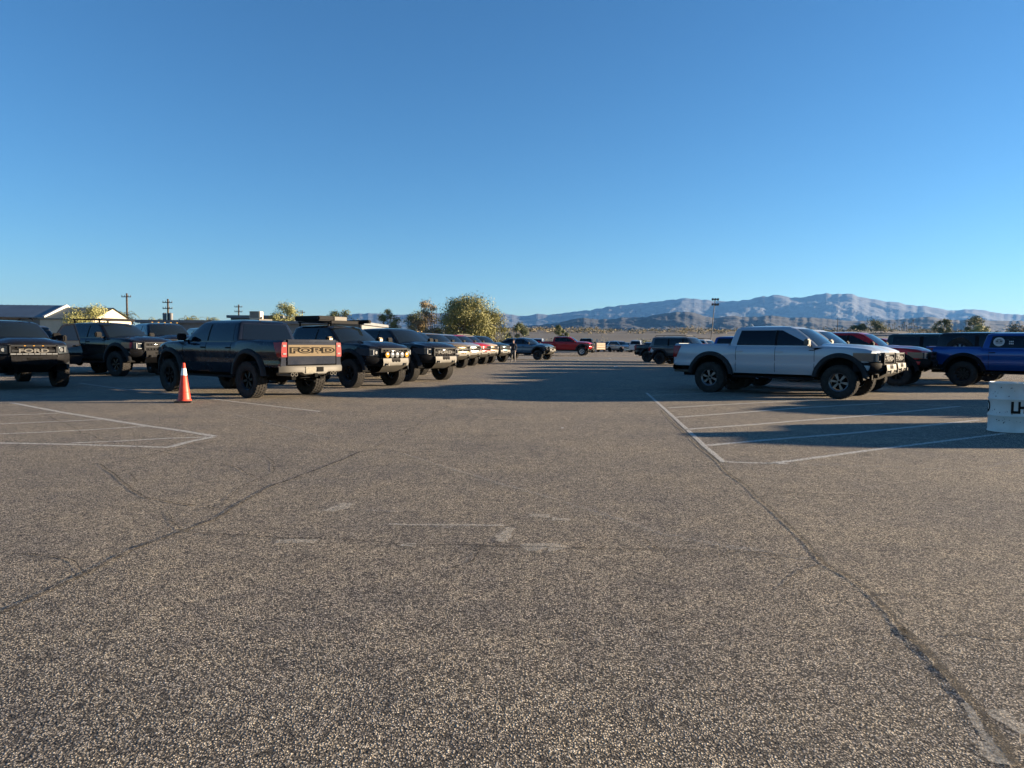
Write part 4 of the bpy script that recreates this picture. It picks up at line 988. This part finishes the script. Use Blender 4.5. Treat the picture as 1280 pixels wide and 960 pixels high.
# pale houses of the town beyond the desert
rnd = random.Random(9)
for i, (px, py, w_, hh_, lb_) in enumerate([(757, 411, 4, 3, 'tiny white building on the skyline above the tan trailer'), (771, 412, 9, 3, 'low pale building on the skyline right of the tiny white one'),
    (1110, 411, 14, 4, 'pale low house below the far palm grove, leftmost'), (1158, 411, 20, 3.5, 'long pale building between the palm grove and the narrow dark tree'), (1170, 410.5, 9, 4, 'short pale building touching the narrow dark tree'), (1100, 413, 10, 3.2, 'dull pale house left of the palm grove')]):
    Y = 560; x = at(px, Y); z0 = hz(px, py, Y) - hh_
    e = empty('far_house', (x, Y, z0)); tag(e, lb_, 'house', 'houses beyond the desert')
    b = MB(); b.bbox(-w_ / 2, w_ / 2, 0, 8, -6, hh_ - .6); link('wall', b.mesh('wall', smooth=False), M_FASC, e)
    b = MB(); b.bbox(-w_ / 2 - .4, w_ / 2 + .4, -.4, 8.4, hh_ - .6, hh_); link('roof', b.mesh('roof', smooth=False), M_WALLB, e)
    for k in range(int(w_ / 4)): b = MB(); b.bbox(-w_ / 2 + 1.5 + k * 4, -w_ / 2 + 2.7 + k * 4, -.05, .02, .8, 1.9); link('window', b.mesh('window', smooth=False), M_GLASS, e)

# ------------------------------------------------------------------ vehicles
TH = -.69; GL = 'pickups parked in the left row'; GR = 'pickups parked in the right row'; GF = 'vehicles at the far end of the lot'
# right side
v = vehicle('pickup_truck', 'silver white pickup with grey flares and shaded side, nearest in the right row', 'pickup truck', GR, (8.42, 22.10), TH, RAPTOR, WHITE, 'gen3w', M_RIM_S, scale=1.045, opts=('fin', 'word', 'chromemirror'))
vehicle('pickup_truck', 'white pickup mostly hidden behind the silver white one, only windscreen and nose showing', 'pickup truck', GR, (10.1, 24.55), TH, RAPTOR, WHITE2, 'gen2', M_RIM_B, opts=('word',))
vehicle('pickup_truck', 'red pickup with black flares whose bonnet shows right of the two white noses', 'pickup truck', GR, (13.75, 28.9), TH, RAPTOR, REDP, 'gen3', M_RIM_B, flare=M_TRIM, skid=M_TRIM)
S_ = vehicle('pickup_truck', 'bright blue pickup with a round white decal on its rear side window', 'pickup truck', GR, (19.35, 26.75), TH, RAPTOR, BLUE, 'gen3', M_RIM_B, flare=M_TRIM, opts=('bedspare',), spokes=9)
for yy in (-1,):
    def dec(b):
        pts = []
        b.lathe([(0, .0), (.17, .0), (.17, .004), (0, .004)], 28, 'y', (0, 0, 0))
    xf, xr, wd, zc = cab(RAPTOR, .46)
    d = part(S_, 'window_decal', ('dec1',), dec, M_WHITETXT, (-.78, -(wd + .012), zc), (R(-19.5), 0, 0))
    part(d, 'decal_mark', ('dec2',), lambda b: (b.box((-.06, -.005, .02), (.09, .004, .05)), b.box((.06, -.005, .02), (.09, .004, .05)), b.box((0, -.005, -.05), (.20, .004, .025)), b.box((0, -.005, .08), (.14, .004, .02))), M_DARKTXT)
    part(S_, 'window_decal', ('dec3',), lambda b: [b.box((-.04 + .05 * i, 0, z_), (.035, .003, .05)) for i in range(3) for z_ in (.04, -.04)], M_WHITETXT, (-.42, -(wd + .012 + .010), zc - .03), (R(-19.5), 0, 0))
vehicle('suv', 'tall dark green boxy SUV seen between the red bonnet and the blue pickup', 'SUV', GR, (20.4, 33.2), TH, SUV, GREEN, 'gen2', M_RIM_B, 1.08, 1, opts=())
vehicle('suv', 'long black SUV behind the bed of the blue pickup', 'SUV', GR, (21.7, 31.2), TH, SUV, BLACK, 'gen2', M_RIM_B, 1.1, 1)
vehicle('pickup_truck', 'red pickup roof showing behind the bonnet of the red pickup', 'pickup truck', GR, (22.3, 43.5), TH, RAPTOR, REDP, 'gen2', M_RIM_B, 1.0, 1)
# just outside the frame, they throw the long shadows across the foreground on the right
vehicle('pickup_truck', 'black pickup just beyond the right edge, throwing the shadow over the white drum', 'pickup truck', GR, (17.75, 13.25), -.25, RAPTOR, BLACK, 'gen3', M_RIM_B)
vehicle('pickup_truck', 'grey pickup beyond the right edge in front of the blue one, throwing the second shadow', 'pickup truck', GR, (19.9, 18.3), TH, RAPTOR, GREYP, 'gen3', M_RIM_B)
# row behind the white truck
vehicle('suv', 'dark grey SUV with a round white decal, beyond the silver white tail', 'SUV', GR, (13.0, 53.2), TH, SUV, GREYP, 'gen2', M_RIM_B, 1.06, opts=('railrack', 'silverrack'))
vehicle('pickup_truck', 'dark pickup tail sticking out left of the dark grey SUV', 'pickup truck', GR, (13.6, 60.6), TH, RAPTOR, NAVYBLK, 'gen3', M_RIM_B, 1.0)
vehicle('suv', 'white SUV whose roof rack shows above the dark grey pickup', 'SUV', GR, (16.2, 60.5), TH, SUV, WHITE2, 'gen2', M_RIM_B, 1.0, 1, opts=('railrack',))
vehicle('pickup_truck', 'blue pickup whose cab top shows above the white pickup bed', 'pickup truck', GR, (14.6, 46.0), TH, RAPTOR, BLUE, 'gen3', M_RIM_B, 1.03, 1)
vehicle('pickup_truck', 'dark maroon pickup roof beside the blue cab top behind the white pickup', 'pickup truck', GR, (14.0, 40.2), TH, RAPTOR, paint('maroon paint', (.08, .012, .012)), 'gen2', M_RIM_B, 1.06, 1)
vehicle('pickup_truck', 'silver pickup hidden behind the white pair, its shadow crossing the lane', 'pickup truck', GR, (12.6, 35.3), TH, RAPTOR, SILVER, 'gen3', M_RIM_B, 1.0, 1)
vehicle('pickup_truck', 'dark green pickup hidden beyond the white pair', 'pickup truck', GR, (12.9, 38.0 - 5.6), TH, RAPTOR, GREEN, 'gen2', M_RIM_B, 1.0, 1)
# left row
B_ = vehicle('pickup_truck', 'glossy black pickup with a tan tailgate beside the traffic cone', 'pickup truck', GL, (-7.88, 20.58), 2.518, RAPTOR, NAVYBLK, 'gen3', M_RIM_B, scale=1.045, opts=('tantail', 'steelrear', 'fin'))
part(B_, 'third_brake_lamp', ('tbl',), lambda b: b.box((-1.16, 0, 2.0), (.06, .42, .04)), M_STEEL, bevel=.01)
V1 = vehicle('pickup_truck', 'black pickup at the left edge with a light bar and open driver door', 'pickup truck', GL, (-16.5, 23.15), -.72, RAPTOR, BLACK, 'gen2', M_RIM_B, opts=('word', 'marker', 'ledbar', 'railrack'), skid=M_TRIM, scale=1.05)
DR = empty('tmp', (0, 0, 0)); bpy.data.objects.remove(DR)
def door(b):
    L = 1.02
    def f(s, t):
        zz = lerp(.66, 1.40, t); return (-L * s - .05 * math.sin(PI * t) * s, .03 + .05 * math.sin(PI * min(1, t * 1.2)) - .02 * t, zz)
    b.grid(f, 6, 10); b.grid(lambda s, t: (-L * s, -.08, lerp(.66, 1.40, t)), 2, 2)
    for x in (0, -L): b.grid(lambda s, t: (x, lerp(-.08, .03, s), lerp(.66, 1.40, t)), 1, 6)
    for za in (.66, 1.40): b.poly([(0, -.08, za), (-L, -.08, za), (-L, .03, za), (0, .03, za)])
    fr = [(-.02, 0, 1.40), (-.52, -.14, 1.84), (-.66, -.17, 1.90), (-L, -.18, 1.92), (-L, 0, 1.40)]
    for p, q in zip(fr, fr[1:]): b.tube(p, q, .028, n=6)
dr = part(V1, 'open_door', ('door',), door, BLACK, (1.06, .97, 0), (0, 0, R(-62))); 
part(dr, 'side_window', ('doorw',), lambda b: b.poly([(-.10, -.02, 1.42), (-.53, -.135, 1.82), (-.67, -.165, 1.88), (-.99, -.175, 1.89), (-.99, -.01, 1.42)]), M_GLASS)
part(dr, 'door_handle', ('doorh',), lambda b: b.box((-.88, .085, 1.24), (.20, .035, .04)), M_TRIM, bevel=.01)
part(dr, 'side_mirror', ('doorm',), lambda b: b.box((-.16, .22, 1.46), (.14, .26, .20)), M_TRIM, bevel=.03)
vehicle('pickup_truck', 'black pickup with a flat roof rack parked nose first left of the tan tailgate pickup', 'pickup truck', GL, (-17.6, 31.0), -.45, RAPTOR, BLACK, 'gen3', M_RIM_B, scale=1.12, opts=('rack',), skid=M_TRIM)
vehicle('pickup_truck', 'tall dark blue pickup with amber roof lamps behind the bonnet of the tan tailgate pickup', 'pickup truck', GL, (-17.1, 34.6), -.80, HD, NAVYBLK, 'gen2', M_RIM_B, scale=1.08, opts=('clearance',), skid=M_TRIM)
vehicle('suv', 'black SUV whose roofline shows between the dark blue pickup and the tan tailgate pickup', 'SUV', GL, (-15.6, 37.6), -.9, SUV, BLACK, 'gen2', M_RIM_B, 1.12, 1)
vehicle('suv', 'dark SUV half hidden behind the open door of the leftmost pickup', 'SUV', GL, (-21.6, 31.5), -.75, SUV, GREYP, 'gen2', M_RIM_B, 1.08, 1)
C_ = vehicle('pickup_truck', 'black pickup with five round lamps across its bumper and a loaded roof rack', 'pickup truck', GL, (-6.25, 25.05), -.62, RAPTOR, BLACK, 'gen2', M_RIM_B, opts=('word', 'round5', 'rack'))
c_ = part(C_, 'roof_box', ('rbox',), lambda b: b.box((-.65, -.05, 2.24), (1.3, 1.25, .17)), M_TRIM, bevel=.04)
part(c_, 'box_end_cap', ('rboxe',), lambda b: b.box((.01, .25, 2.24), (.03, .55, .13)), M_STEEL, bevel=.01)
aw = part(C_, 'roof_awning', ('awn',), lambda b: b.box((-.1, .78, 2.15), (2.0, .16, .12)), M_TRIM, bevel=.03)
for sg in (-1, 1): part(C_, 'mirror_sunlit_back', ('mgl', sg), lambda b: b.box((1.075, sg * 1.10, 1.53), (.08, .20, .16)), mat('sun yellow mirror back', (.42, .27, .07), .4), bevel=.04)  # added faces with the yellow sunlight on the mirror backs put into their colour
vehicle('pickup_truck', 'black pickup with a broad framed grille, second right of the tan tailgate pickup', 'pickup truck', GL, (-4.9, 29.1), -.66, RAPTOR, BLACK, 'gen3', M_RIM_B, opts=('word',))
vehicle('pickup_truck', 'white pickup hidden behind the broad grille pickup, only its pillar showing', 'pickup truck', GL, (-6.3, 33.3), -.70, RAPTOR, WHITE2, 'gen3', M_RIM_B)
vehicle('pickup_truck', 'dark pickup with white roof lamps above the bonnet of the broad grille pickup', 'pickup truck', GL, (-5.6, 37.6), -.70, RAPTOR, NAVYBLK, 'gen3', M_RIM_B, opts=('clearance',))
vehicle('pickup_truck', 'bronze pickup glowing in the sun, first of the five close noses', 'pickup truck', GL, (-5.15, 43.0), -.68, RAPTOR, GOLD, 'gen2', M_RIM_B, opts=('word', 'paintbumper'))
vehicle('pickup_truck', 'silver pickup right beside the bronze one', 'pickup truck', GL, (-4.75, 47.2), -.68, RAPTOR, SILVER, 'gen3', M_RIM_B, opts=('paintbumper',))
vehicle('pickup_truck', 'red nosed pickup between the silver and the dark teal pickups', 'pickup truck', GL, (-4.2, 50.6), -.68, RAPTOR, RED2, 'gen3', M_RIM_B, opts=('paintbumper',))
vehicle('pickup_truck', 'sand coloured pickup squeezed between the red and the dark teal ones', 'pickup truck', GL, (-3.75, 54.0), -.68, RAPTOR, TANP, 'gen2', M_RIM_B, opts=('paintbumper',))
vehicle('pickup_truck', 'dark teal pickup with a pale bed roll bar beside the standing person', 'pickup truck', GL, (-2.85, 57.0), -.68, RAPTOR, TEAL, 'gen2', M_RIM_B, opts=('chaserack', 'paintbumper'))
vehicle('pickup_truck', 'blue grey midsize pickup standing alone right of the person', 'pickup truck', GL, (1.25, 65.9), -.50, RANGER, STEELB, 'gen3', M_RIM_B, scale=1.06, opts=('word',), z=rise(66))
vehicle('pickup_truck', 'lifted red pickup standing side on at the end of the left row', 'pickup truck', GL, (6.35, 84.6), -.22, RAPTOR, RED2, 'gen2', mat('white rim', (.5, .5, .5), .4), scale=1.12, opts=('paintbumper',), z=rise(85))
# far end
def far(name, label, cat, px, Y, th, S, pt, s=1.05, **k): return vehicle(name, label, cat, GF, (at(px, Y), Y), th, S, pt, 'gen2', M_RIM_B, s, 1, z=rise(Y), **k)
far('suv', 'black boxy SUV with a pale roof edge right of the lifted red pickup', 'SUV', 733, 104, R(80), SUV, BLACK, 1.05)
far('sedan', 'grey sedan beside the tan trailer', 'car', 774, 112, R(-60), CROSS, SILVER, 1.05)
far('crossover', 'white crossover seen from behind left of the dark grey pickup', 'car', 795, 112, R(75), CROSS, WHITE2, 1.12)
far('sedan', 'small pale car between the white crossover and the dark grey pickup', 'car', 812, 122, R(60), SEDAN, SILVER, 1.1)
far('sedan', 'dark small car between the grey sedan and the white crossover', 'car', 783, 121, R(-70), SEDAN, GREYP, 1.05)
far('sedan', 'dark car nose between the tan trailer and the grey sedan', 'car', 761, 118, R(-100), CROSS, GREYP, 1.0)
far('pickup_truck', 'dark pickup behind the blue grey midsize pickup', 'pickup truck', 640, 84, R(170), RAPTOR, GREYP, 1.0)
far('pickup_truck', 'white roofed pickup glimpsed between the blue grey and the red pickups', 'pickup truck', 668, 98, R(170), RAPTOR, WHITE2, 1.0)

# tan slatted trailer with a pale figure shaped post behind
Y = 108; x = at(750.5, Y); e = empty('utility_trailer', (x, Y, rise(Y)), R(38)); tag(e, 'tan slatted utility trailer between the black SUV and the grey sedan', 'trailer')
M_SLAT = mat('tan boards', (.40, .28, .20), .8, var=.15, vscale=4)
for k in range(3):
    b = MB(); b.bbox(-.85, .85, -.05, .0, .42 + k * .34, .70 + k * .34); link('side_board', b.mesh('side_board', .01), M_SLAT, e)
b = MB(); b.bbox(-.85, .85, 0, 3, .38, .44); link('deck', b.mesh('deck'), M_CHASSIS, e)
for sx in (-.88, .88):
    b = MB(); b.bbox(sx - .03, sx + .03, -.04, 3, .3, 1.42); link('side_rail', b.mesh('side_rail'), M_SLAT, e)
    b = MB(); b.lathe([(.0, -.1), (.33, -.1), (.36, 0), (.33, .1), (0, .1)], 20, 'x', (sx * 1.08, 1.5, .36)); link('wheel', b.mesh('wheel'), M_TYRE, e)
for px, w_, h_, lb_ in ((745.8, .30, 1.9, 'tall pale upright cabinet standing behind the tan trailer'), (751.5, .5, 1.55, 'low pale box behind the tan trailer')):
    b = MB(); b.box((0, 0, h_ / 2), (w_, .4, h_)); b.box((0, 0, h_ + .03), (w_ + .06, .46, .06)); b.box((0, -.21, h_ * .6), (w_ * .7, .02, h_ * .5)); o = link('pale_cabinet', b.mesh('pale_cabinet', .02), M_FASC, None, (at(px, 113), 113, rise(113))); tag(o, lb_, 'cabinet')
# low kerb at the far end of the lot
b = MB(); b.bbox(-60, 80, 131.8, 132.1, 0, rise(132) + .14); o = link('kerb', b.mesh('kerb', .02), mat('kerb concrete', (.30, .28, .25), .85)); o['kind'] = 'structure'

# ------------------------------------------------------------------ decal on the far grey pickup
# (round white sticker on its right side behind the wheel)
for ob in list(bpy.data.objects):
    if ob.get('label', '').startswith('dark grey SUV with a round'):
        x_ = -2.12; part(ob, 'round_decal', ('dd',), lambda b: b.lathe([(0, 0), (.17, 0), (.17, .004), (0, .004)], 24, 'y'), M_WHITETXT, (x_, -(side_y(SUV, x_, 1.0) + .008), 1.0))

# ------------------------------------------------------------------ traffic cone
P = gp(230.5, 503); e = empty('traffic_cone', (P.x, P.y, 0), R(12)); tag(e, 'orange traffic cone with one white collar beside the black pickup', 'traffic cone')
M_CONE = mat('orange cone vinyl', (.58, .050, .022), .5, var=.12, vscale=9); M_CBASE = mat('black rubber base', (.02, .02, .02), .8)
def cr_(z): return lerp(.150, .030, (z - .05) / .90)
b = MB(); b.box((0, 0, .025), (.40, .40, .045)); link('base', b.mesh('base', .015), M_CBASE, e)
b = MB(); b.lathe([(.17, .045), (.165, .06), (cr_(.08), .08), (cr_(.95), .95), (cr_(.95) - .006, .958), (.02, .95)], 40, 'z'); link('cone_body', b.mesh('cone_body'), M_CONE, e)
b = MB(); b.lathe([(cr_(.66) + .003, .66), (cr_(.83) + .003, .83)], 40, 'z'); link('white_collar', b.mesh('white_collar'), mat('white reflective collar', (.78, .78, .76), .35), e)
b = MB(); b.lathe([(cr_(.25) + .002, .25), (cr_(.255) + .004, .255), (cr_(.26) + .002, .26)], 40, 'z'); link('rib', b.mesh('rib'), M_CONE, e)

# ------------------------------------------------------------------ white drum
P = gp(1262, 541); DX, DY = P.x + .115, P.y + .24
e = empty('steel_drum', (DX, DY, 0)); tag(e, 'white painted steel drum with black stencilled letters at the right edge', 'drum')
M_DRUM = mat('chalky white drum paint', (.55, .54, .50), .55, var=.06, vscale=6)
rr = .293; prof = [(rr - .01, 0), (rr + .008, .004), (rr + .008, .022), (rr, .03)]
for k in (1, 2): zz = .88 * k / 3; prof += [(rr, zz - .03), (rr + .009, zz - .016), (rr + .015, zz), (rr + .009, zz + .016), (rr, zz + .03)]
prof += [(rr, .845), (rr + .008, .855), (rr + .010, .87), (rr + .004, .882), (rr - .010, .882), (rr - .014, .865), (rr - .02, .855)]
b = MB(); b.lathe(prof, 72, 'z'); link('drum_body', b.mesh('drum_body', ang=60), M_DRUM, e)
b = MB(); b.lathe([(0, .853), (rr - .015, .853), (rr - .015, .856)], 48, 'z'); b.lathe([(0, .872), (.028, .872), (.032, .853)], 14, 'z', (.16, .05, 0)); link('lid', b.mesh('lid'), M_DRUM, e)
M_RUST = mat('rust chips', (.05, .03, .02), .9, alpha_noise=(90, .5, .6, 1))
def bent(me_src, ang0, z, name, m):
    me = me_src.copy(); me.materials.clear(); me.materials.append(m)
    bm = bmesh.new(); bm.from_mesh(me); bmesh.ops.subdivide_edges(bm, edges=[e_ for e_ in bm.edges if e_.calc_length() > .03], cuts=3)
    for v_ in bm.verts:
        a = ang0 + v_.co.x / rr; r_ = rr + .0025 + (.0012 if v_.co.z > 0 else -.0012); zz = v_.co.y + z; v_.co = Vector((r_ * math.cos(a), r_ * math.sin(a), zz))
    bm.to_mesh(me); bm.free(); return link(name, me, m, e)
toc = math.atan2(-DY, -DX)
bent(text_mesh('LH', .275, .001, .82, .011), toc + .60, .435, 'stencilled_letters', M_DARKTXT)
bent(text_mesh('D', .275, .001, .82, .011), toc - 1.36, .435, 'stencilled_letters', M_DARKTXT)
b = MB(); rnd = random.Random(4)
for i in range(34):
    a = toc + rnd.gauss(-.25, .5); zz = rnd.choice([rnd.uniform(.17, .28), rnd.uniform(.26, .40), rnd.uniform(.6, .8)]); s_ = rnd.uniform(.003, .008)
    pts = [(a + dx * s_ / rr, zz + dz * s_ * rnd.uniform(.8, 2)) for dx, dz in ((-1, -1), (1, -.8), (.9, 1), (-.8, .9))]
    b.poly([((rr + .0022) * math.cos(q), (rr + .0022) * math.sin(q), h_) for q, h_ in pts])
link('paint_chip_marks', b.mesh('paint_chip_marks', smooth=False), M_DARKTXT, e)

# ------------------------------------------------------------------ person
def skin_body(name, verts, edges, root=0, sub=1):
    me = bpy.data.meshes.new(name); me.from_pydata([v_[0] for v_ in verts], edges, []); o = bpy.data.objects.new(name, me); col.objects.link(o)
    sk = o.modifiers.new('s', 'SKIN'); sk.use_smooth_shade = True
    for i, v_ in enumerate(verts): d_ = me.skin_vertices[0].data[i]; d_.radius = (v_[1], v_[2]); d_.use_root = (i == root)
    sb = o.modifiers.new('u', 'SUBSURF'); sb.levels = sub; sb.render_levels = sub
    dg = bpy.context.evaluated_depsgraph_get(); dg.update(); r = bpy.data.meshes.new_from_object(o.evaluated_get(dg)); bpy.data.objects.remove(o); bpy.data.meshes.remove(me); r.name = name; return r
Pp = gp(641.5, 452.8)
e = empty('person', (Pp.x, Pp.y, 0), R(-100)); tag(e, 'person in a dark jacket and grey trousers standing at the dark teal pickup', 'person')
V = [((0, 0, .98), .15, .12), ((0, 0, 1.15), .14, .11), ((0, 0, 1.36), .17, .115), ((.01, 0, 1.47), .10, .08), ((.02, 0, 1.53), .055, .055), ((.03, 0, 1.62), .075, .085), ((.035, 0, 1.70), .085, .095), ((.03, 0, 1.77), .06, .07),
     ((0, .10, .90), .10, .10), ((.03, .12, .50), .065, .065), ((-.02, .13, .10), .045, .045), ((.10, .14, .045), .045, .035), ((.18, .15, .035), .035, .025),
     ((0, -.10, .90), .10, .10), ((-.02, -.13, .50), .065, .065), ((-.08, -.15, .10), .045, .045), ((.04, -.17, .045), .045, .035), ((.12, -.18, .035), .035, .025),
     ((0, .20, 1.40), .065, .065), ((-.02, .26, 1.13), .047, .047), ((.12, .22, .92), .036, .036), ((.17, .20, .86), .03, .04), ((.22, .19, .82), .02, .03),
     ((0, -.20, 1.40), .065, .065), ((-.05, -.27, 1.12), .047, .047), ((.0, -.27, .88), .036, .036), ((.03, -.27, .80), .03, .04), ((.05, -.265, .73), .02, .03)]
E_ = [(0, 1), (1, 2), (2, 3), (3, 4), (4, 5), (5, 6), (6, 7), (0, 8), (8, 9), (9, 10), (10, 11), (11, 12), (0, 13), (13, 14), (14, 15), (15, 16), (16, 17), (2, 18), (18, 19), (19, 20), (20, 21), (21, 22), (2, 23), (23, 24), (24, 25), (25, 26), (26, 27)]
sm = skin_body('figure', V, E_, 0, 2); M_SKIN = mat('skin', (.42, .24, .16), .6); M_JACK = mat('dark jacket cloth', (.018, .018, .022), .85); M_TROU = mat('grey trouser cloth', (.20, .19, .18), .85); M_SHOE = mat('dark shoe', (.02, .018, .016), .6)
for m_ in (M_SKIN, M_JACK, M_TROU, M_SHOE): sm.materials.append(m_)
for p_ in sm.polygons:
    c = p_.center; p_.material_index = 3 if c.z < .09 else 2 if c.z < .95 and abs(c.y) < .21 else 0 if (c.z > 1.50 or c.z < .90) else 1
link('figure', sm, None, e)
b = MB(); b.lathe([(0, 1.825), (.05, 1.815), (.085, 1.77), (.10, 1.72), (.098, 1.69)], 20, 'z', (.02, 0, 0)); b.box((.12, 0, 1.715), (.10, .13, .012)); link('cap', b.mesh('cap'), M_JACK, e)

# small litter in the lane
for i, (px, py, lb_) in enumerate([(770, 459, 'flat pale scrap on the asphalt in the middle of the lane'), (762, 448.5, 'tiny white scrap far down the lane'), (703, 535.5, 'single white pebble on the open asphalt')]):
    P = gp(px, py); s_ = (.16, .12, .03)[i]; b = MB(); b.box((0, 0, s_ * .18), (s_ * 1.6, s_, s_ * .35), Matrix.Rotation(.3, 3, 'Z'), .7)
    o = link('litter_scrap', b.mesh('litter_scrap', s_ * .05), M_FASC, None, (P.x, P.y, rise(P.y) + .006)); tag(o, lb_, 'litter')

# ------------------------------------------------------------------ desert air
b = MB(); b.bbox(-14000, 14000, -400, 11200, -12, 700)
o = link('haze', b.mesh('haze', smooth=False), None)
hm = bpy.data.materials.new('desert air'); hm.use_nodes = True; hn = hm.node_tree; hn.nodes.clear()
hv = hn.nodes.new('ShaderNodeVolumePrincipled'); ho = hn.nodes.new('ShaderNodeOutputMaterial'); hn.links.new(hv.outputs[0], ho.inputs['Volume'])
hv.inputs['Color'].default_value = (.16, .44, 1.0, 1); hv.inputs['Density'].default_value = 3.3e-5; hv.inputs['Anisotropy'].default_value = .2
o.data.materials.append(hm); tag(o, 'thin blue desert haze over the whole scene', 'haze', None, 'stuff')
